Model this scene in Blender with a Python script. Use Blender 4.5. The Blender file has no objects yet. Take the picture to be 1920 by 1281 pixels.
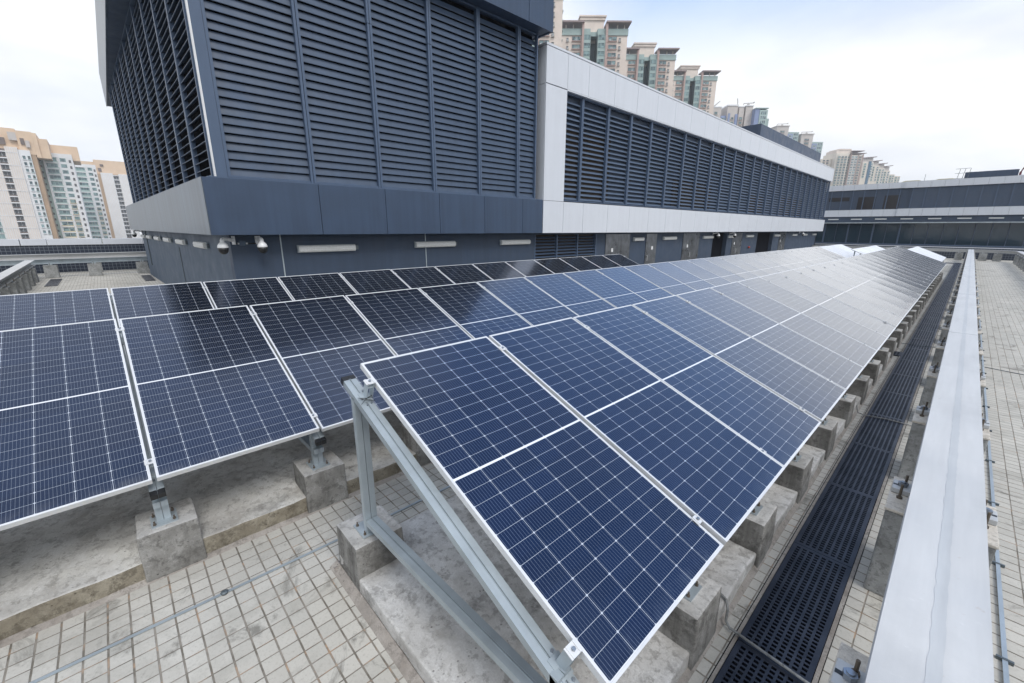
import bpy, bmesh, math, random
from mathutils import Vector, Matrix
random.seed(7)
R = math.radians
sc = bpy.context.scene
C = sc.collection

# ------------------------------------------------------------------ camera
cam_d = bpy.data.cameras.new("camera"); cam = bpy.data.objects.new("camera", cam_d); C.objects.link(cam)
F_PX, PAN, TILT, ROLL = 789.58, -0.8127, 0.2630, 0.0047
fw = Vector((math.sin(PAN)*math.cos(TILT), math.cos(PAN)*math.cos(TILT), -math.sin(TILT)))
rt = Vector((math.cos(PAN), -math.sin(PAN), 0)); up = rt.cross(fw)
r2 = rt*math.cos(ROLL) + up*math.sin(ROLL); u2 = up*math.cos(ROLL) - rt*math.sin(ROLL)
M = Matrix((r2, u2, -fw)).transposed().to_4x4(); M.translation = Vector((0, 0, 2.4))
cam.matrix_world = M
cam_d.sensor_width = 36; cam_d.lens = 36*F_PX/1920; cam_d.clip_start = 0.05; cam_d.clip_end = 6000
sc.camera = cam
# ------------------------------------------------------------------ sky, sun, exposure
SUN_EL, SUN_AZ = R(50), R(98)      # azimuth from +Y towards +X
w = bpy.data.worlds.new("World"); sc.world = w; w.use_nodes = True
N, L = w.node_tree.nodes, w.node_tree.links
N.clear()
out = N.new('ShaderNodeOutputWorld'); bg = N.new('ShaderNodeBackground'); L.new(bg.outputs[0], out.inputs[0])
sky = N.new('ShaderNodeTexSky'); sky.sky_type = 'NISHITA'; sky.sun_disc = False
sky.sun_elevation = SUN_EL; sky.sun_rotation = SUN_AZ; sky.air_density = 1.0; sky.dust_density = 0.6
tc = N.new('ShaderNodeTexCoord')
mp = N.new('ShaderNodeMapping'); mp.inputs['Scale'].default_value = (1.2, 1.2, 3.4); mp.inputs['Location'].default_value = (2.3, 0.7, 0.4)
L.new(tc.outputs['Generated'], mp.inputs[0])
n1 = N.new('ShaderNodeTexNoise'); n1.inputs['Scale'].default_value = 1.7; n1.inputs['Detail'].default_value = 7; n1.inputs['Roughness'].default_value = 0.55
L.new(mp.outputs[0], n1.inputs['Vector'])
# one wide opening in the clouds ahead, above the frame, where blue sky shows
dv = N.new('ShaderNodeVectorMath'); dv.operation = 'DOT_PRODUCT'; L.new(tc.outputs['Generated'], dv.inputs[0])
dv.inputs[1].default_value = Vector((0.02, 0.86, 0.50)).normalized()
op = N.new('ShaderNodeMath'); op.operation = 'MULTIPLY_ADD'; L.new(n1.outputs[0], op.inputs[0]); op.inputs[1].default_value = -0.22; L.new(dv.outputs['Value'], op.inputs[2])
hole = N.new('ShaderNodeMapRange'); hole.inputs[1].default_value = 0.64; hole.inputs[2].default_value = 0.78; L.new(op.outputs[0], hole.inputs[0])
hole.inputs[3].default_value = 1.0; hole.inputs[4].default_value = 0.12
sep = N.new('ShaderNodeSeparateXYZ'); L.new(tc.outputs['Generated'], sep.inputs[0])
gate = N.new('ShaderNodeMapRange'); gate.inputs[1].default_value = 0.27; gate.inputs[2].default_value = 0.46; gate.inputs[3].default_value = 1.0; gate.inputs[4].default_value = 0.0
L.new(sep.outputs['Z'], gate.inputs[0])
hm = N.new('ShaderNodeMath'); hm.operation = 'MAXIMUM'; L.new(hole.outputs[0], hm.inputs[0]); L.new(gate.outputs[0], hm.inputs[1])
thin = N.new('ShaderNodeMapRange'); thin.inputs[1].default_value = 0.30; thin.inputs[2].default_value = 0.52; L.new(n1.outputs[0], thin.inputs[0])
thin.inputs[3].default_value = 0.84; thin.inputs[4].default_value = 1.0
md = N.new('ShaderNodeMath'); md.operation = 'MULTIPLY'; zen = N.new('ShaderNodeMapRange'); zen.inputs[1].default_value = 0.60; zen.inputs[2].default_value = 0.85; zen.inputs[3].default_value = 1.0; zen.inputs[4].default_value = 0.70
L.new(sep.outputs['Z'], zen.inputs[0])
tz = N.new('ShaderNodeMath'); tz.operation = 'MULTIPLY'; L.new(thin.outputs[0], tz.inputs[0]); L.new(zen.outputs[0], tz.inputs[1])
L.new(hm.outputs[0], md.inputs[0]); L.new(tz.outputs[0], md.inputs[1])
n2 = N.new('ShaderNodeTexNoise'); n2.inputs['Scale'].default_value = 2.6; n2.inputs['Detail'].default_value = 8; L.new(mp.outputs[0], n2.inputs['Vector'])
cc = N.new('ShaderNodeValToRGB'); L.new(n2.outputs[0], cc.inputs[0])
cc.color_ramp.elements[0].position = 0.34; cc.color_ramp.elements[0].color = (6.9, 7.2, 7.65, 1)
cc.color_ramp.elements[1].position = 0.56; cc.color_ramp.elements[1].color = (8.6, 8.7, 8.85, 1)
veil = N.new('ShaderNodeMix'); veil.data_type = 'RGBA'; veil.inputs[0].default_value = 0.65       # thin high veil over the blue
L.new(sky.outputs[0], veil.inputs[6]); veil.inputs[7].default_value = (2.4, 4.9, 9.8, 1)
mix = N.new('ShaderNodeMix'); mix.data_type = 'RGBA'
L.new(md.outputs[0], mix.inputs[0]); L.new(veil.outputs[2], mix.inputs[6]); L.new(cc.outputs[0], mix.inputs[7])
L.new(mix.outputs[2], bg.inputs[0]); bg.inputs[1].default_value = 0.10
sd = bpy.data.lights.new("sun", 'SUN'); sd.energy = 1.5; sd.angle = R(26); sd.color = (1, 0.965, 0.92)
so = bpy.data.objects.new("sun", sd); C.objects.link(so)
sdir = Vector((math.sin(SUN_AZ)*math.cos(SUN_EL), math.cos(SUN_AZ)*math.cos(SUN_EL), math.sin(SUN_EL)))
so.rotation_euler = sdir.to_track_quat('Z', 'Y').to_euler(); so.location = (30, 20, 60)
sc.view_settings.view_transform = 'Standard'; sc.view_settings.look = 'None'; sc.view_settings.gamma = 1
sc.view_settings.exposure = 0.50; sc.view_settings.use_curve_mapping = False
sc.cycles.max_bounces = 7; sc.cycles.glossy_bounces = 4; sc.cycles.diffuse_bounces = 4

# ------------------------------------------------------------------ node helpers
class NT:
    def __init__(s, name):
        s.m = bpy.data.materials.new(name); s.m.use_nodes = True; s.t = s.m.node_tree
        s.b = s.t.nodes['Principled BSDF']; s.c = None
    def n(s, typ, **k):
        o = s.t.nodes.new(typ)
        for a, v in k.items(): setattr(o, a, v)
        return o
    def l(s, a, b): s.t.links.new(a, b)
    def put(s, inp, v):
        if isinstance(v, (int, float)): inp.default_value = v
        elif isinstance(v, tuple): inp.default_value = v if len(v) == 4 or len(inp.default_value) == 3 else (*v, 1)
        else: s.l(v, inp)
    def m_(s, op, a, b=0.0, c=None, clamp=False):
        o = s.n('ShaderNodeMath', operation=op, use_clamp=clamp); s.put(o.inputs[0], a)
        if b is not None: s.put(o.inputs[1], b)
        if c is not None: s.put(o.inputs[2], c)
        return o.outputs[0]
    def obj(s):
        if not s.c: s.c = s.n('ShaderNodeTexCoord')
        return s.c.outputs['Object']
    def geo(s): return s.n('ShaderNodeNewGeometry').outputs['Position']
    def mapv(s, v, scale=(1, 1, 1), loc=(0, 0, 0)):
        o = s.n('ShaderNodeMapping'); s.l(v, o.inputs[0]); o.inputs['Scale'].default_value = scale; o.inputs['Location'].default_value = loc
        return o.outputs[0]
    def noise(s, v, scale, detail=4, rough=0.55, dist=0.0):
        o = s.n('ShaderNodeTexNoise'); s.l(v, o.inputs['Vector']); o.inputs['Scale'].default_value = scale
        o.inputs['Detail'].default_value = detail; o.inputs['Roughness'].default_value = rough; o.inputs['Distortion'].default_value = dist
        return o.outputs[0]
    def rng(s, v, a, b, c=0.0, d=1.0):
        o = s.n('ShaderNodeMapRange'); s.put(o.inputs[0], v)
        for i, x in enumerate((a, b, c, d)): o.inputs[i+1].default_value = x
        return o.outputs[0]
    def mix(s, f, a, b, blend='MIX'):
        o = s.n('ShaderNodeMix', data_type='RGBA', blend_type=blend); s.put(o.inputs[0], f); s.put(o.inputs[6], a); s.put(o.inputs[7], b)
        return o.outputs[2]
    def bump(s, h, strength=0.3, dist=0.01):
        o = s.n('ShaderNodeBump'); o.inputs['Strength'].default_value = strength; o.inputs['Distance'].default_value = dist
        s.l(h, o.inputs['Height']); s.l(o.outputs[0], s.b.inputs['Normal'])
    def fin(s, col=None, rough=None, metal=None, ior=None, spec=None):
        if col is not None: s.put(s.b.inputs['Base Color'], col)
        if rough is not None: s.put(s.b.inputs['Roughness'], rough)
        if metal is not None: s.put(s.b.inputs['Metallic'], metal)
        if ior is not None: s.b.inputs['IOR'].default_value = ior
        if spec is not None: s.b.inputs['Specular IOR Level'].default_value = spec
        return s.m

def flat(name, col, rough=0.6, metal=0.0, var=0.12, scale=3.0, world=True):
    t = NT(name); v = t.geo() if world else t.obj()
    f = t.rng(t.noise(v, scale, 5), 0.3, 0.7)
    a = tuple(c*(1-var) for c in col); b = tuple(min(1, c*(1+var)) for c in col)
    return t.fin(t.mix(f, a, b), rough, metal)

def concrete(name, lo, mid, hi, stain=0.5, streak=True, blotch=1.1, loc=(0, 0, 0)):
    t = NT(name); p = t.mapv(t.geo(), (1, 1, 1), loc)
    big = t.noise(p, blotch, 10, 0.66, 0.15)
    col = t.mix(t.rng(big, 0.38, 0.58), lo, hi)
    peel = t.noise(t.mapv(p, (1, 1, 1), (2, 8, 3)), blotch*3.2, 14, 0.74, 0.15)
    pk = t.rng(peel, 0.505, 0.520)                                     # skin that has flaked off, hard edged
    col = t.mix(t.m_('MULTIPLY', pk, 0.62), col, mid)
    sp = t.noise(p, 15.0, 10, 0.74, 0.1)
    col = t.mix(t.rng(sp, 0.53, 0.58, 0, 0.55), col, tuple(c*0.62 for c in lo))
    dk = t.noise(t.mapv(p, (1, 1, 1), (5, 3, 1)), 2.6, 13, 0.76, 0.2)
    col = t.mix(t.rng(dk, 0.53, 0.66, 0, stain), col, tuple(c*0.25 for c in lo))
    if streak:
        st = t.noise(t.mapv(p, (9, 9, 0.9)), 1.0, 8, 0.68)
        col = t.mix(t.rng(st, 0.50, 0.66, 0, stain*0.8), col, tuple(c*0.32 for c in lo))
    pit = t.n('ShaderNodeTexVoronoi'); t.l(p, pit.inputs['Vector']); pit.inputs['Scale'].default_value = 26
    pm = t.m_('MULTIPLY', t.rng(pit.outputs['Distance'], 0.10, 0.18, 1, 0), t.rng(t.noise(p, 6, 3), 0.5, 0.6))
    col = t.mix(t.m_('MULTIPLY', pm, 0.7), col, tuple(c*0.35 for c in lo))
    fine = t.noise(p, 90, 6, 0.75)
    col = t.mix(t.rng(fine, 0.35, 0.65, 0, 0.45), col, tuple(c*0.62 for c in mid))
    h = t.m_('ADD', t.m_('MULTIPLY', fine, 0.35), t.m_('MULTIPLY', pk, 0.22)); h = t.m_('SUBTRACT', h, pm)
    t.bump(h, 0.6, 0.010)
    return t.fin(col, 0.92, 0.0, spec=0.2)

# ------------------------------------------------------------------ materials
def solar_material(name, base, line, LX=2.1, LY=1.053, NX=12, NY=6, rough=0.14, metal=0.94):
    t = NT(name); s = t.n('ShaderNodeSeparateXYZ'); t.l(t.obj(), s.inputs[0]); x, y = s.outputs[0], s.outputs[1]
    px = (LX/2-0.015-0.0065)/NX; py = (LY-0.028)/NY
    x1 = t.m_('SUBTRACT', t.m_('ABSOLUTE', t.m_('SUBTRACT', x, LX/2)), 0.0065)
    cx = t.m_('MULTIPLY', t.m_('FRACT', t.m_('DIVIDE', x1, px)), px)
    dx = t.m_('MINIMUM', cx, t.m_('SUBTRACT', px, cx))
    y1 = t.m_('SUBTRACT', y, 0.014); cyf = t.m_('FRACT', t.m_('DIVIDE', y1, py)); cy = t.m_('MULTIPLY', cyf, py)
    dy = t.m_('MINIMUM', cy, t.m_('SUBTRACT', py, cy))
    m = t.m_('LESS_THAN', dx, 0.0008)
    m = t.m_('MAXIMUM', m, t.m_('LESS_THAN', dy, 0.0011))
    m = t.m_('MAXIMUM', m, t.m_('LESS_THAN', t.m_('ADD', dx, dy), 0.0070))
    m = t.m_('MAXIMUM', m, t.m_('LESS_THAN', x1, 0.0))
    m = t.m_('MAXIMUM', m, t.m_('GREATER_THAN', x1, px*NX))
    m = t.m_('MAXIMUM', m, t.m_('GREATER_THAN', t.m_('ABSOLUTE', t.m_('SUBTRACT', y, LY/2)), py*NY/2))
    bb = t.m_('ABSOLUTE', t.m_('SUBTRACT', t.m_('FRACT', t.m_('MULTIPLY', cyf, 10.0)), 0.5))
    bus = t.m_('MULTIPLY', t.m_('LESS_THAN', bb, 0.06), 0.20)
    m = t.m_('MAXIMUM', m, bus)
    # every cell a slightly different blue, and every panel too
    cell = t.n('ShaderNodeTexWhiteNoise', noise_dimensions='3D')
    cv = t.n('ShaderNodeCombineXYZ'); t.l(t.m_('FLOOR', t.m_('DIVIDE', y1, py)), cv.inputs[0])
    t.l(t.m_('FLOOR', t.m_('DIVIDE', x, px*2)), cv.inputs[1]); oi = t.n('ShaderNodeObjectInfo'); t.l(oi.outputs['Random'], cv.inputs[2])
    t.l(cv.outputs[0], cell.inputs['Vector'])
    k = t.m_('ADD', t.rng(cell.outputs[0], 0, 1, 0.0, 0.5), t.m_('MULTIPLY', oi.outputs['Random'], 0.5))
    c0 = t.mix(k, tuple(c*0.85 for c in base), tuple(c*1.18 for c in base))
    col = t.mix(m, c0, line)
    bar = t.m_('MAXIMUM', t.m_('LESS_THAN', x1, 0.0), t.m_('MAXIMUM', t.m_('GREATER_THAN', x1, px*NX), t.m_('GREATER_THAN', t.m_('ABSOLUTE', t.m_('SUBTRACT', y, LY/2)), py*NY/2)))
    col = t.mix(bar, col, (0.74, 0.75, 0.77))
    dust = t.rng(t.noise(t.geo(), 1.3, 6, 0.6), 0.35, 0.7, 0.0, 0.03)
    edge = t.m_('MULTIPLY', t.rng(x, LX-0.10, LX-0.015), t.rng(t.noise(t.geo(), 5, 6, 0.7), 0.42, 0.68, 0.0, 0.22))   # silt at the low edge
    col = t.mix(t.m_('MAXIMUM', dust, edge), col, (0.42, 0.41, 0.39))
    drop = t.rng(t.noise(t.mapv(t.geo(), (1, 1, 1), (4, 1, 2)), 3.1, 12, 0.85), 0.735, 0.75)
    col = t.mix(drop, col, (0.6, 0.6, 0.58)); m = t.m_('MAXIMUM', m, drop)
    rg = t.rng(t.noise(t.geo(), 2.2, 5), 0.3, 0.7, rough*0.8, rough*1.3)
    t.b.inputs['Coat Weight'].default_value = 1.0 if metal else 0.0; t.b.inputs['Coat Roughness'].default_value = 0.11; t.b.inputs['Coat IOR'].default_value = 1.30
    return t.fin(col, rg, t.m_('MULTIPLY', t.m_('SUBTRACT', 1.0, t.m_('MINIMUM', t.m_('MULTIPLY', m, 3.0), 1.0)), metal), ior=1.5)

MAT = {}
MAT['cell'] = solar_material('solar_cell_glass', (0.017, 0.034, 0.078), (0.47, 0.51, 0.57))
MAT['cell_glare'] = solar_material('painted_glare_cell_glass', (0.78, 0.80, 0.84), (0.45, 0.47, 0.50), LX=1.74, LY=1.04, NX=5, NY=6, rough=0.35, metal=0.0)  # near-white base colour stands in for the reflected bright horizon
MAT['bipv'] = (lambda: None)()
def bipv():
    t = NT('facade_cell_glass'); s = t.n('ShaderNodeSeparateXYZ'); t.l(t.geo(), s.inputs[0])
    a = t.m_('ADD', s.outputs[0], s.outputs[1])
    fx = t.m_('ABSOLUTE', t.m_('SUBTRACT', t.m_('FRACT', t.m_('DIVIDE', a, 0.165)), 0.5))
    fz = t.m_('ABSOLUTE', t.m_('SUBTRACT', t.m_('FRACT', t.m_('DIVIDE', s.outputs[2], 0.165)), 0.5))
    m = t.m_('GREATER_THAN', t.m_('MAXIMUM', fx, fz), 0.445)
    return t.fin(t.mix(m, (0.018, 0.026, 0.045), (0.13, 0.15, 0.18)), 0.25)
MAT['bipv'] = bipv()

def brushed(name, col, rough, metal, streak=0.25, scale=(3, 3, 0.4), spots=0.0, bump=True):
    t = NT(name); v = t.geo()
    a = t.noise(t.mapv(v, scale), 2.0, 6, 0.6); b = t.noise(v, 2.2, 6, 0.6)
    f = t.m_('ADD', t.m_('MULTIPLY', a, 0.6 if bump else 1.0), t.m_('MULTIPLY', b, 0.4 if bump else 0.0))
    c = t.mix(t.rng(f, 0.35, 0.65), tuple(x*(1-streak) for x in col), tuple(min(1, x*(1+streak*0.6)) for x in col))
    if spots:
        scr = t.noise(t.mapv(v, (40, 3.0, 10)), 1.3, 8, 0.8); c = t.mix(t.rng(scr, 0.66, 0.70, 0, 0.45), c, tuple(x*0.62 for x in col))
        pal = t.noise(t.mapv(v, (6, 14, 6)), 1.7, 9, 0.8); c = t.mix(t.rng(pal, 0.60, 0.66, 0, 0.5), c, tuple(min(1, x*1.3) for x in col))
        gr = t.noise(v, 0.9, 8, 0.7); c = t.mix(t.rng(gr, 0.5, 0.68, 0, 0.35), c, tuple(x*0.72 for x in col))
    if spots: c = t.mix(t.rng(t.noise(v, 14, 6, 0.7), 0.66, 0.72, 0, spots), c, (0.30, 0.17, 0.09))
    if bump: t.bump(t.noise(v, 60, 4), 0.06, 0.002)
    return t.fin(c, t.rng(b, 0.3, 0.7, rough*0.8, rough*1.25) if bump else rough, metal)
MAT['alu'] = brushed('panel_frame_aluminium', (0.68, 0.69, 0.70), 0.42, 0.2, 0.10)
MAT['galv'] = brushed('galvanised_steel', (0.40, 0.455, 0.49), 0.45, 0.40, 0.22, (2, 2, 2))
MAT['galvd'] = brushed('galvanised_groove', (0.13, 0.155, 0.17), 0.5, 0.5, 0.2)
MAT['beam'] = brushed('galvanised_rail_steel', (0.545, 0.55, 0.55), 0.5, 0.1, 0.10, (6, 0.5, 2), spots=0.25)
MAT['beamweb'] = brushed('galvanised_rail_stain', (0.48, 0.495, 0.505), 0.5, 0.1, 0.14, (6, 0.5, 2))
MAT['bolt'] = brushed('zinc_bolt', (0.30, 0.33, 0.37), 0.35, 0.8, 0.3)
MAT['rustbolt'] = brushed('rusty_anchor_bolt', (0.15, 0.125, 0.10), 0.7, 0.4, 0.4)
MAT['black'] = flat('black_plastic', (0.012, 0.013, 0.015), 0.4)
MAT['dark'] = flat('dark_interior', (0.008, 0.009, 0.013), 1.0); MAT['dark'].node_tree.nodes['Principled BSDF'].inputs['Specular IOR Level'].default_value = 0.05
MAT['navy'] = brushed('slate_blue_metal_panel', (0.036, 0.062, 0.112), 0.48, 0.0, 0.20, (3.5, 3.5, 0.12))
MAT['navylight'] = brushed('slate_blue_metal_mullion', (0.066, 0.102, 0.168), 0.45, 0.0, 0.08)
MAT['slat'] = brushed('louvre_blade_metal', (0.049, 0.077, 0.128), 0.5, 0.0, 0.16)
MAT['greyside'] = brushed('streaked_sky_sheen_panel', (0.056, 0.086, 0.122), 0.30, 0.35, 0.40, (3.0, 3.0, 0.05), bump=False)  # grazing sky sheen put into a paler, greyer side colour
MAT['silver'] = brushed('silver_composite_panel', (0.60, 0.63, 0.68), 0.42, 0.0, 0.045, (3, 3, 0.15))
MAT['slat2'] = brushed('wing_louvre_blade_metal', (0.078, 0.113, 0.175), 0.5, 0.0, 0.14)
MAT['brownback'] = flat('brown_plant_room_interior', (0.050, 0.036, 0.026), 0.9)
MAT['wallblue'] = brushed('slate_blue_painted_wall', (0.036, 0.057, 0.096), 0.6, 0.0, 0.16, (3, 3, 0.2))
MAT['wallgrey'] = brushed('slate_grey_painted_wall', (0.060, 0.090, 0.135), 0.6, 0.0, 0.08, (1.5, 1.5, 0.3))
MAT['steeldoor'] = brushed('stained_stainless_door', (0.21, 0.22, 0.235), 0.30, 0.8, 0.45, (2, 2, 1.5))
MAT['white'] = flat('white_enamel', (0.72, 0.73, 0.74), 0.35)
MAT['diffuser'] = flat('ribbed_light_diffuser', (0.62, 0.63, 0.62), 0.3, scale=30)
MAT['concrete'] = concrete('weathered_block_concrete', (0.34, 0.335, 0.32), (0.50, 0.495, 0.48), (0.60, 0.59, 0.57), 0.6)
MAT['blockside'] = concrete('darker_streaked_block_sides', (0.135, 0.13, 0.12), (0.25, 0.245, 0.23), (0.36, 0.355, 0.34), 0.75, blotch=3.0)  # every side face darker than the top, with dark stain streaks
MAT['slab'] = concrete('blotchy_slab_concrete', (0.38, 0.365, 0.34), (0.58, 0.57, 0.55), (0.70, 0.695, 0.68), 0.75, streak=False, blotch=2.0)
MAT['slab2'] = concrete('old_brown_slab_concrete', (0.40, 0.375, 0.34), (0.64, 0.63, 0.59), (0.70, 0.695, 0.67), 0.7, streak=False, blotch=1.6, loc=(3, 7, 0))
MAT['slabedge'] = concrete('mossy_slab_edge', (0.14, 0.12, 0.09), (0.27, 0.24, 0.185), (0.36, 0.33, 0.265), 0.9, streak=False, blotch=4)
MAT['plinth'] = concrete('patched_plinth_concrete', (0.20, 0.205, 0.20), (0.33, 0.34, 0.34), (0.40, 0.41, 0.41), 0.5, streak=False, blotch=3.0)
MAT['grout'] = concrete('cream_grout', (0.56, 0.51, 0.44), (0.64, 0.60, 0.54), (0.72, 0.68, 0.61), 0.2, streak=False, blotch=5)
MAT['mortar'] = concrete('mortar_strip', (0.28, 0.25, 0.22), (0.36, 0.33, 0.30), (0.42, 0.39, 0.355), 0.3, streak=False, blotch=3)

def tiles():
    t = NT('roof_paving_tiles'); p = t.geo(); s = t.n('ShaderNodeSeparateXYZ'); t.l(p, s.inputs[0])
    wob = t.m_('MULTIPLY', t.m_('SUBTRACT', t.noise(p, 1.6, 3), 0.5), 0.010)
    P = 0.1045
    def cell(v, off): 
        q = t.m_('DIVIDE', t.m_('ADD', t.m_('ADD', v, off), wob), P); return q
    qx, qy = cell(s.outputs[0], 0.02), cell(s.outputs[1], 0.085)
    jx = t.m_('ABSOLUTE', t.m_('SUBTRACT', t.m_('FRACT', qx), 0.5)); jy = t.m_('ABSOLUTE', t.m_('SUBTRACT', t.m_('FRACT', qy), 0.5))
    jn = t.m_('MULTIPLY', t.m_('SUBTRACT', t.noise(p, 30, 4), 0.5), 0.02)
    mxx = t.rng(t.m_('ADD', jx, jn), 0.455, 0.475); myy = t.rng(t.m_('ADD', jy, jn), 0.445, 0.462)
    m = t.m_('MAXIMUM', mxx, myy)
    wn = t.n('ShaderNodeTexWhiteNoise', noise_dimensions='3D'); cv = t.n('ShaderNodeCombineXYZ')
    t.l(t.m_('FLOOR', qx), cv.inputs[0]); t.l(t.m_('FLOOR', qy), cv.inputs[1]); t.l(cv.outputs[0], wn.inputs['Vector'])
    base = t.mix(wn.outputs[0], (0.485, 0.465, 0.42), (0.57, 0.55, 0.50))
    odd = t.rng(wn.outputs[0], 0.90, 0.93, 0, 0.30)
    base = t.mix(odd, base, (0.34, 0.33, 0.30))
    big = t.noise(p, 0.55, 8, 0.65, 0.4)
    base = t.mix(t.rng(big, 0.4, 0.62, 0, 0.32), base, (0.34, 0.335, 0.305))
    spk = t.noise(p, 55, 6, 0.75)
    base = t.mix(t.rng(spk, 0.52, 0.70, 0, 0.5), base, (0.26, 0.245, 0.21))
    dirt = t.noise(p, 2.3, 10, 0.72, 0.8)
    base = t.mix(t.rng(dirt, 0.55, 0.65, 0, 0.75), base, (0.13, 0.125, 0.11))
    wet = t.noise(t.mapv(p, (1, 1, 1), (7, 1, 4)), 0.8, 9, 0.7, 0.6)
    base = t.mix(t.rng(wet, 0.54, 0.60, 0, 0.28), base, (0.27, 0.26, 0.225))
    rust = t.rng(t.noise(t.mapv(p, (1, 1, 1), (9, 2, 0)), 6.5, 7, 0.65), 0.54, 0.64)
    joint = t.mix(t.m_('MULTIPLY', rust, 0.75), t.mix(t.rng(t.noise(p, 8, 5), .4, .6), (0.16, 0.145, 0.12), (0.28, 0.255, 0.22)), (0.44, 0.30, 0.20))
    col = t.mix(m, base, joint)
    t.bump(t.m_('SUBTRACT', t.m_('MULTIPLY', spk, 0.25), m), 0.6, 0.006)
    return t.fin(col, 0.85, 0.0, spec=0.25)
MAT['tiles'] = tiles()
def grating():
    t = NT('dark_cast_iron'); p = t.geo(); f = t.noise(p, 5, 6, 0.6)
    c = t.mix(t.rng(f, 0.35, 0.7), (0.018, 0.022, 0.034), (0.046, 0.052, 0.070))
    c = t.mix(t.rng(t.noise(p, 9, 8, 0.75), 0.64, 0.70, 0, 0.4), c, (0.17, 0.14, 0.11))
    t.bump(t.noise(p, 120, 3), 0.2, 0.003)
    return t.fin(c, 0.42, 0.35)
MAT['grate'] = grating()

# ------------------------------------------------------------------ mesh helpers
class MB:
    def __init__(s): s.v = []; s.f = []; s.mi = []
    def add(s, vs, fs, mi=0):
        o = len(s.v); s.v += [tuple(v) for v in vs]; s.f += [tuple(i+o for i in f) for f in fs]; s.mi += [mi]*len(fs); return s
    def box(s, x0, x1, y0, y1, z0, z1, mi=0):
        v = [(x0,y0,z0),(x1,y0,z0),(x1,y1,z0),(x0,y1,z0),(x0,y0,z1),(x1,y0,z1),(x1,y1,z1),(x0,y1,z1)]
        return s.add(v, [(0,3,2,1),(4,5,6,7),(0,1,5,4),(1,2,6,5),(2,3,7,6),(3,0,4,7)], mi)
    def prism(s, prof, a, b, ax=1, mi=0):
        """profile: 2-D points; extruded from a to b along axis ax"""
        n = len(prof)
        def P(p, t): return {0: (t, p[0], p[1]), 1: (p[0], t, p[1]), 2: (p[0], p[1], t)}[ax]
        v = [P(p, a) for p in prof] + [P(p, b) for p in prof]
        f = [tuple(range(n)), tuple(range(2*n-1, n-1, -1))] + [(i, i+n, (i+1) % n+n, (i+1) % n) for i in range(n)]
        return s.add(v, f, mi)
    def cyl(s, p0, p1, r0, r1=None, n=10, mi=0, cap=True):
        r1 = r0 if r1 is None else r1; p0, p1 = Vector(p0), Vector(p1); d = (p1-p0).normalized()
        a = d.orthogonal().normalized(); b = d.cross(a)
        v = [p0+(a*math.cos(2*math.pi*i/n)+b*math.sin(2*math.pi*i/n))*r0 for i in range(n)]
        v += [p1+(a*math.cos(2*math.pi*i/n)+b*math.sin(2*math.pi*i/n))*r1 for i in range(n)]
        f = [(i, (i+1) % n, (i+1) % n+n, i+n) for i in range(n)]
        if cap: f += [tuple(range(n-1, -1, -1)), tuple(range(n, 2*n))]
        return s.add(v, f, mi)
    def lathe(s, c, prof, n=16, mi=0):
        cx, cy, cz = c; v = []; f = []
        for r, z in prof: v += [(cx+r*math.cos(2*math.pi*i/n), cy+r*math.sin(2*math.pi*i/n), cz+z) for i in range(n)]
        for k in range(len(prof)-1): f += [(k*n+i, k*n+(i+1) % n, (k+1)*n+(i+1) % n, (k+1)*n+i) for i in range(n)]
        f += [tuple(range(n-1, -1, -1)), tuple(range((len(prof)-1)*n, len(prof)*n))]
        return s.add(v, f, mi)
    def obar(s, p0, p1, wid, hei, upv=(0, 0, 1), mi=0):
        """box beam from p0 to p1 (centre lines), width across, height along upv"""
        p0, p1, upv = Vector(p0), Vector(p1), Vector(upv); d = (p1-p0).normalized(); a = d.cross(upv).normalized(); b = a.cross(d)
        v = []
        for p in (p0, p1):
            for sx, sz in ((-1,-1),(1,-1),(1,1),(-1,1)): v.append(p + a*(sx*wid/2) + b*(sz*hei/2))
        return s.add(v, [(0,1,2,3),(7,6,5,4),(0,4,5,1),(1,5,6,2),(2,6,7,3),(3,7,4,0)], mi)
    def mesh(s, name, mats, smooth=False, bevel=0.0, fix=True):
        me = bpy.data.meshes.new(name); me.from_pydata(s.v, [], s.f)
        if not isinstance(mats, (list, tuple)): mats = [mats]
        for m in mats: me.materials.append(m)
        me.polygons.foreach_set('material_index', s.mi)
        if fix or bevel:
            bm = bmesh.new(); bm.from_mesh(me)
            if bevel: bmesh.ops.bevel(bm, geom=bm.edges[:], offset=bevel, segments=1, affect='EDGES', profile=0.5)
            bmesh.ops.recalc_face_normals(bm, faces=bm.faces[:]); bm.to_mesh(me); bm.free()
        if smooth: me.polygons.foreach_set('use_smooth', [True]*len(me.polygons))
        me.update(); return me
    def obj(s, name, mats, parent=None, **k):
        return link(name, s.mesh(name, mats, **k), parent)

def link(name, data, parent=None, loc=(0, 0, 0), rot=(0, 0, 0)):
    o = bpy.data.objects.new(name, data); C.objects.link(o); o.location = loc; o.rotation_euler = rot
    if parent: o.parent = parent
    return o
def tag(o, label=None, cat=None, group=None, kind=None):
    if label: o['label'] = label
    if cat: o['category'] = cat
    if group: o['group'] = group
    if kind: o['kind'] = kind
    return o
def thing(name, label, cat, loc=(0, 0, 0), rot=(0, 0, 0), group=None):
    return tag(link(name, None, None, loc, rot), label, cat, group)
KIDS = {}
def dup(root, label, loc=None, rot=None, group=None):
    r = root.copy(); C.objects.link(r)
    if loc is not None: r.location = loc
    if rot is not None: r.rotation_euler = rot
    r['label'] = label
    if group: r['group'] = group
    for ch in kids(root):
        c = ch.copy(); C.objects.link(c); c.parent = r
        for g in kids(ch):
            d = g.copy(); C.objects.link(d); d.parent = c
    return r
def kids(o):
    if o.name not in KIDS: KIDS[o.name] = list(o.children)
    return KIDS[o.name]
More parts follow.
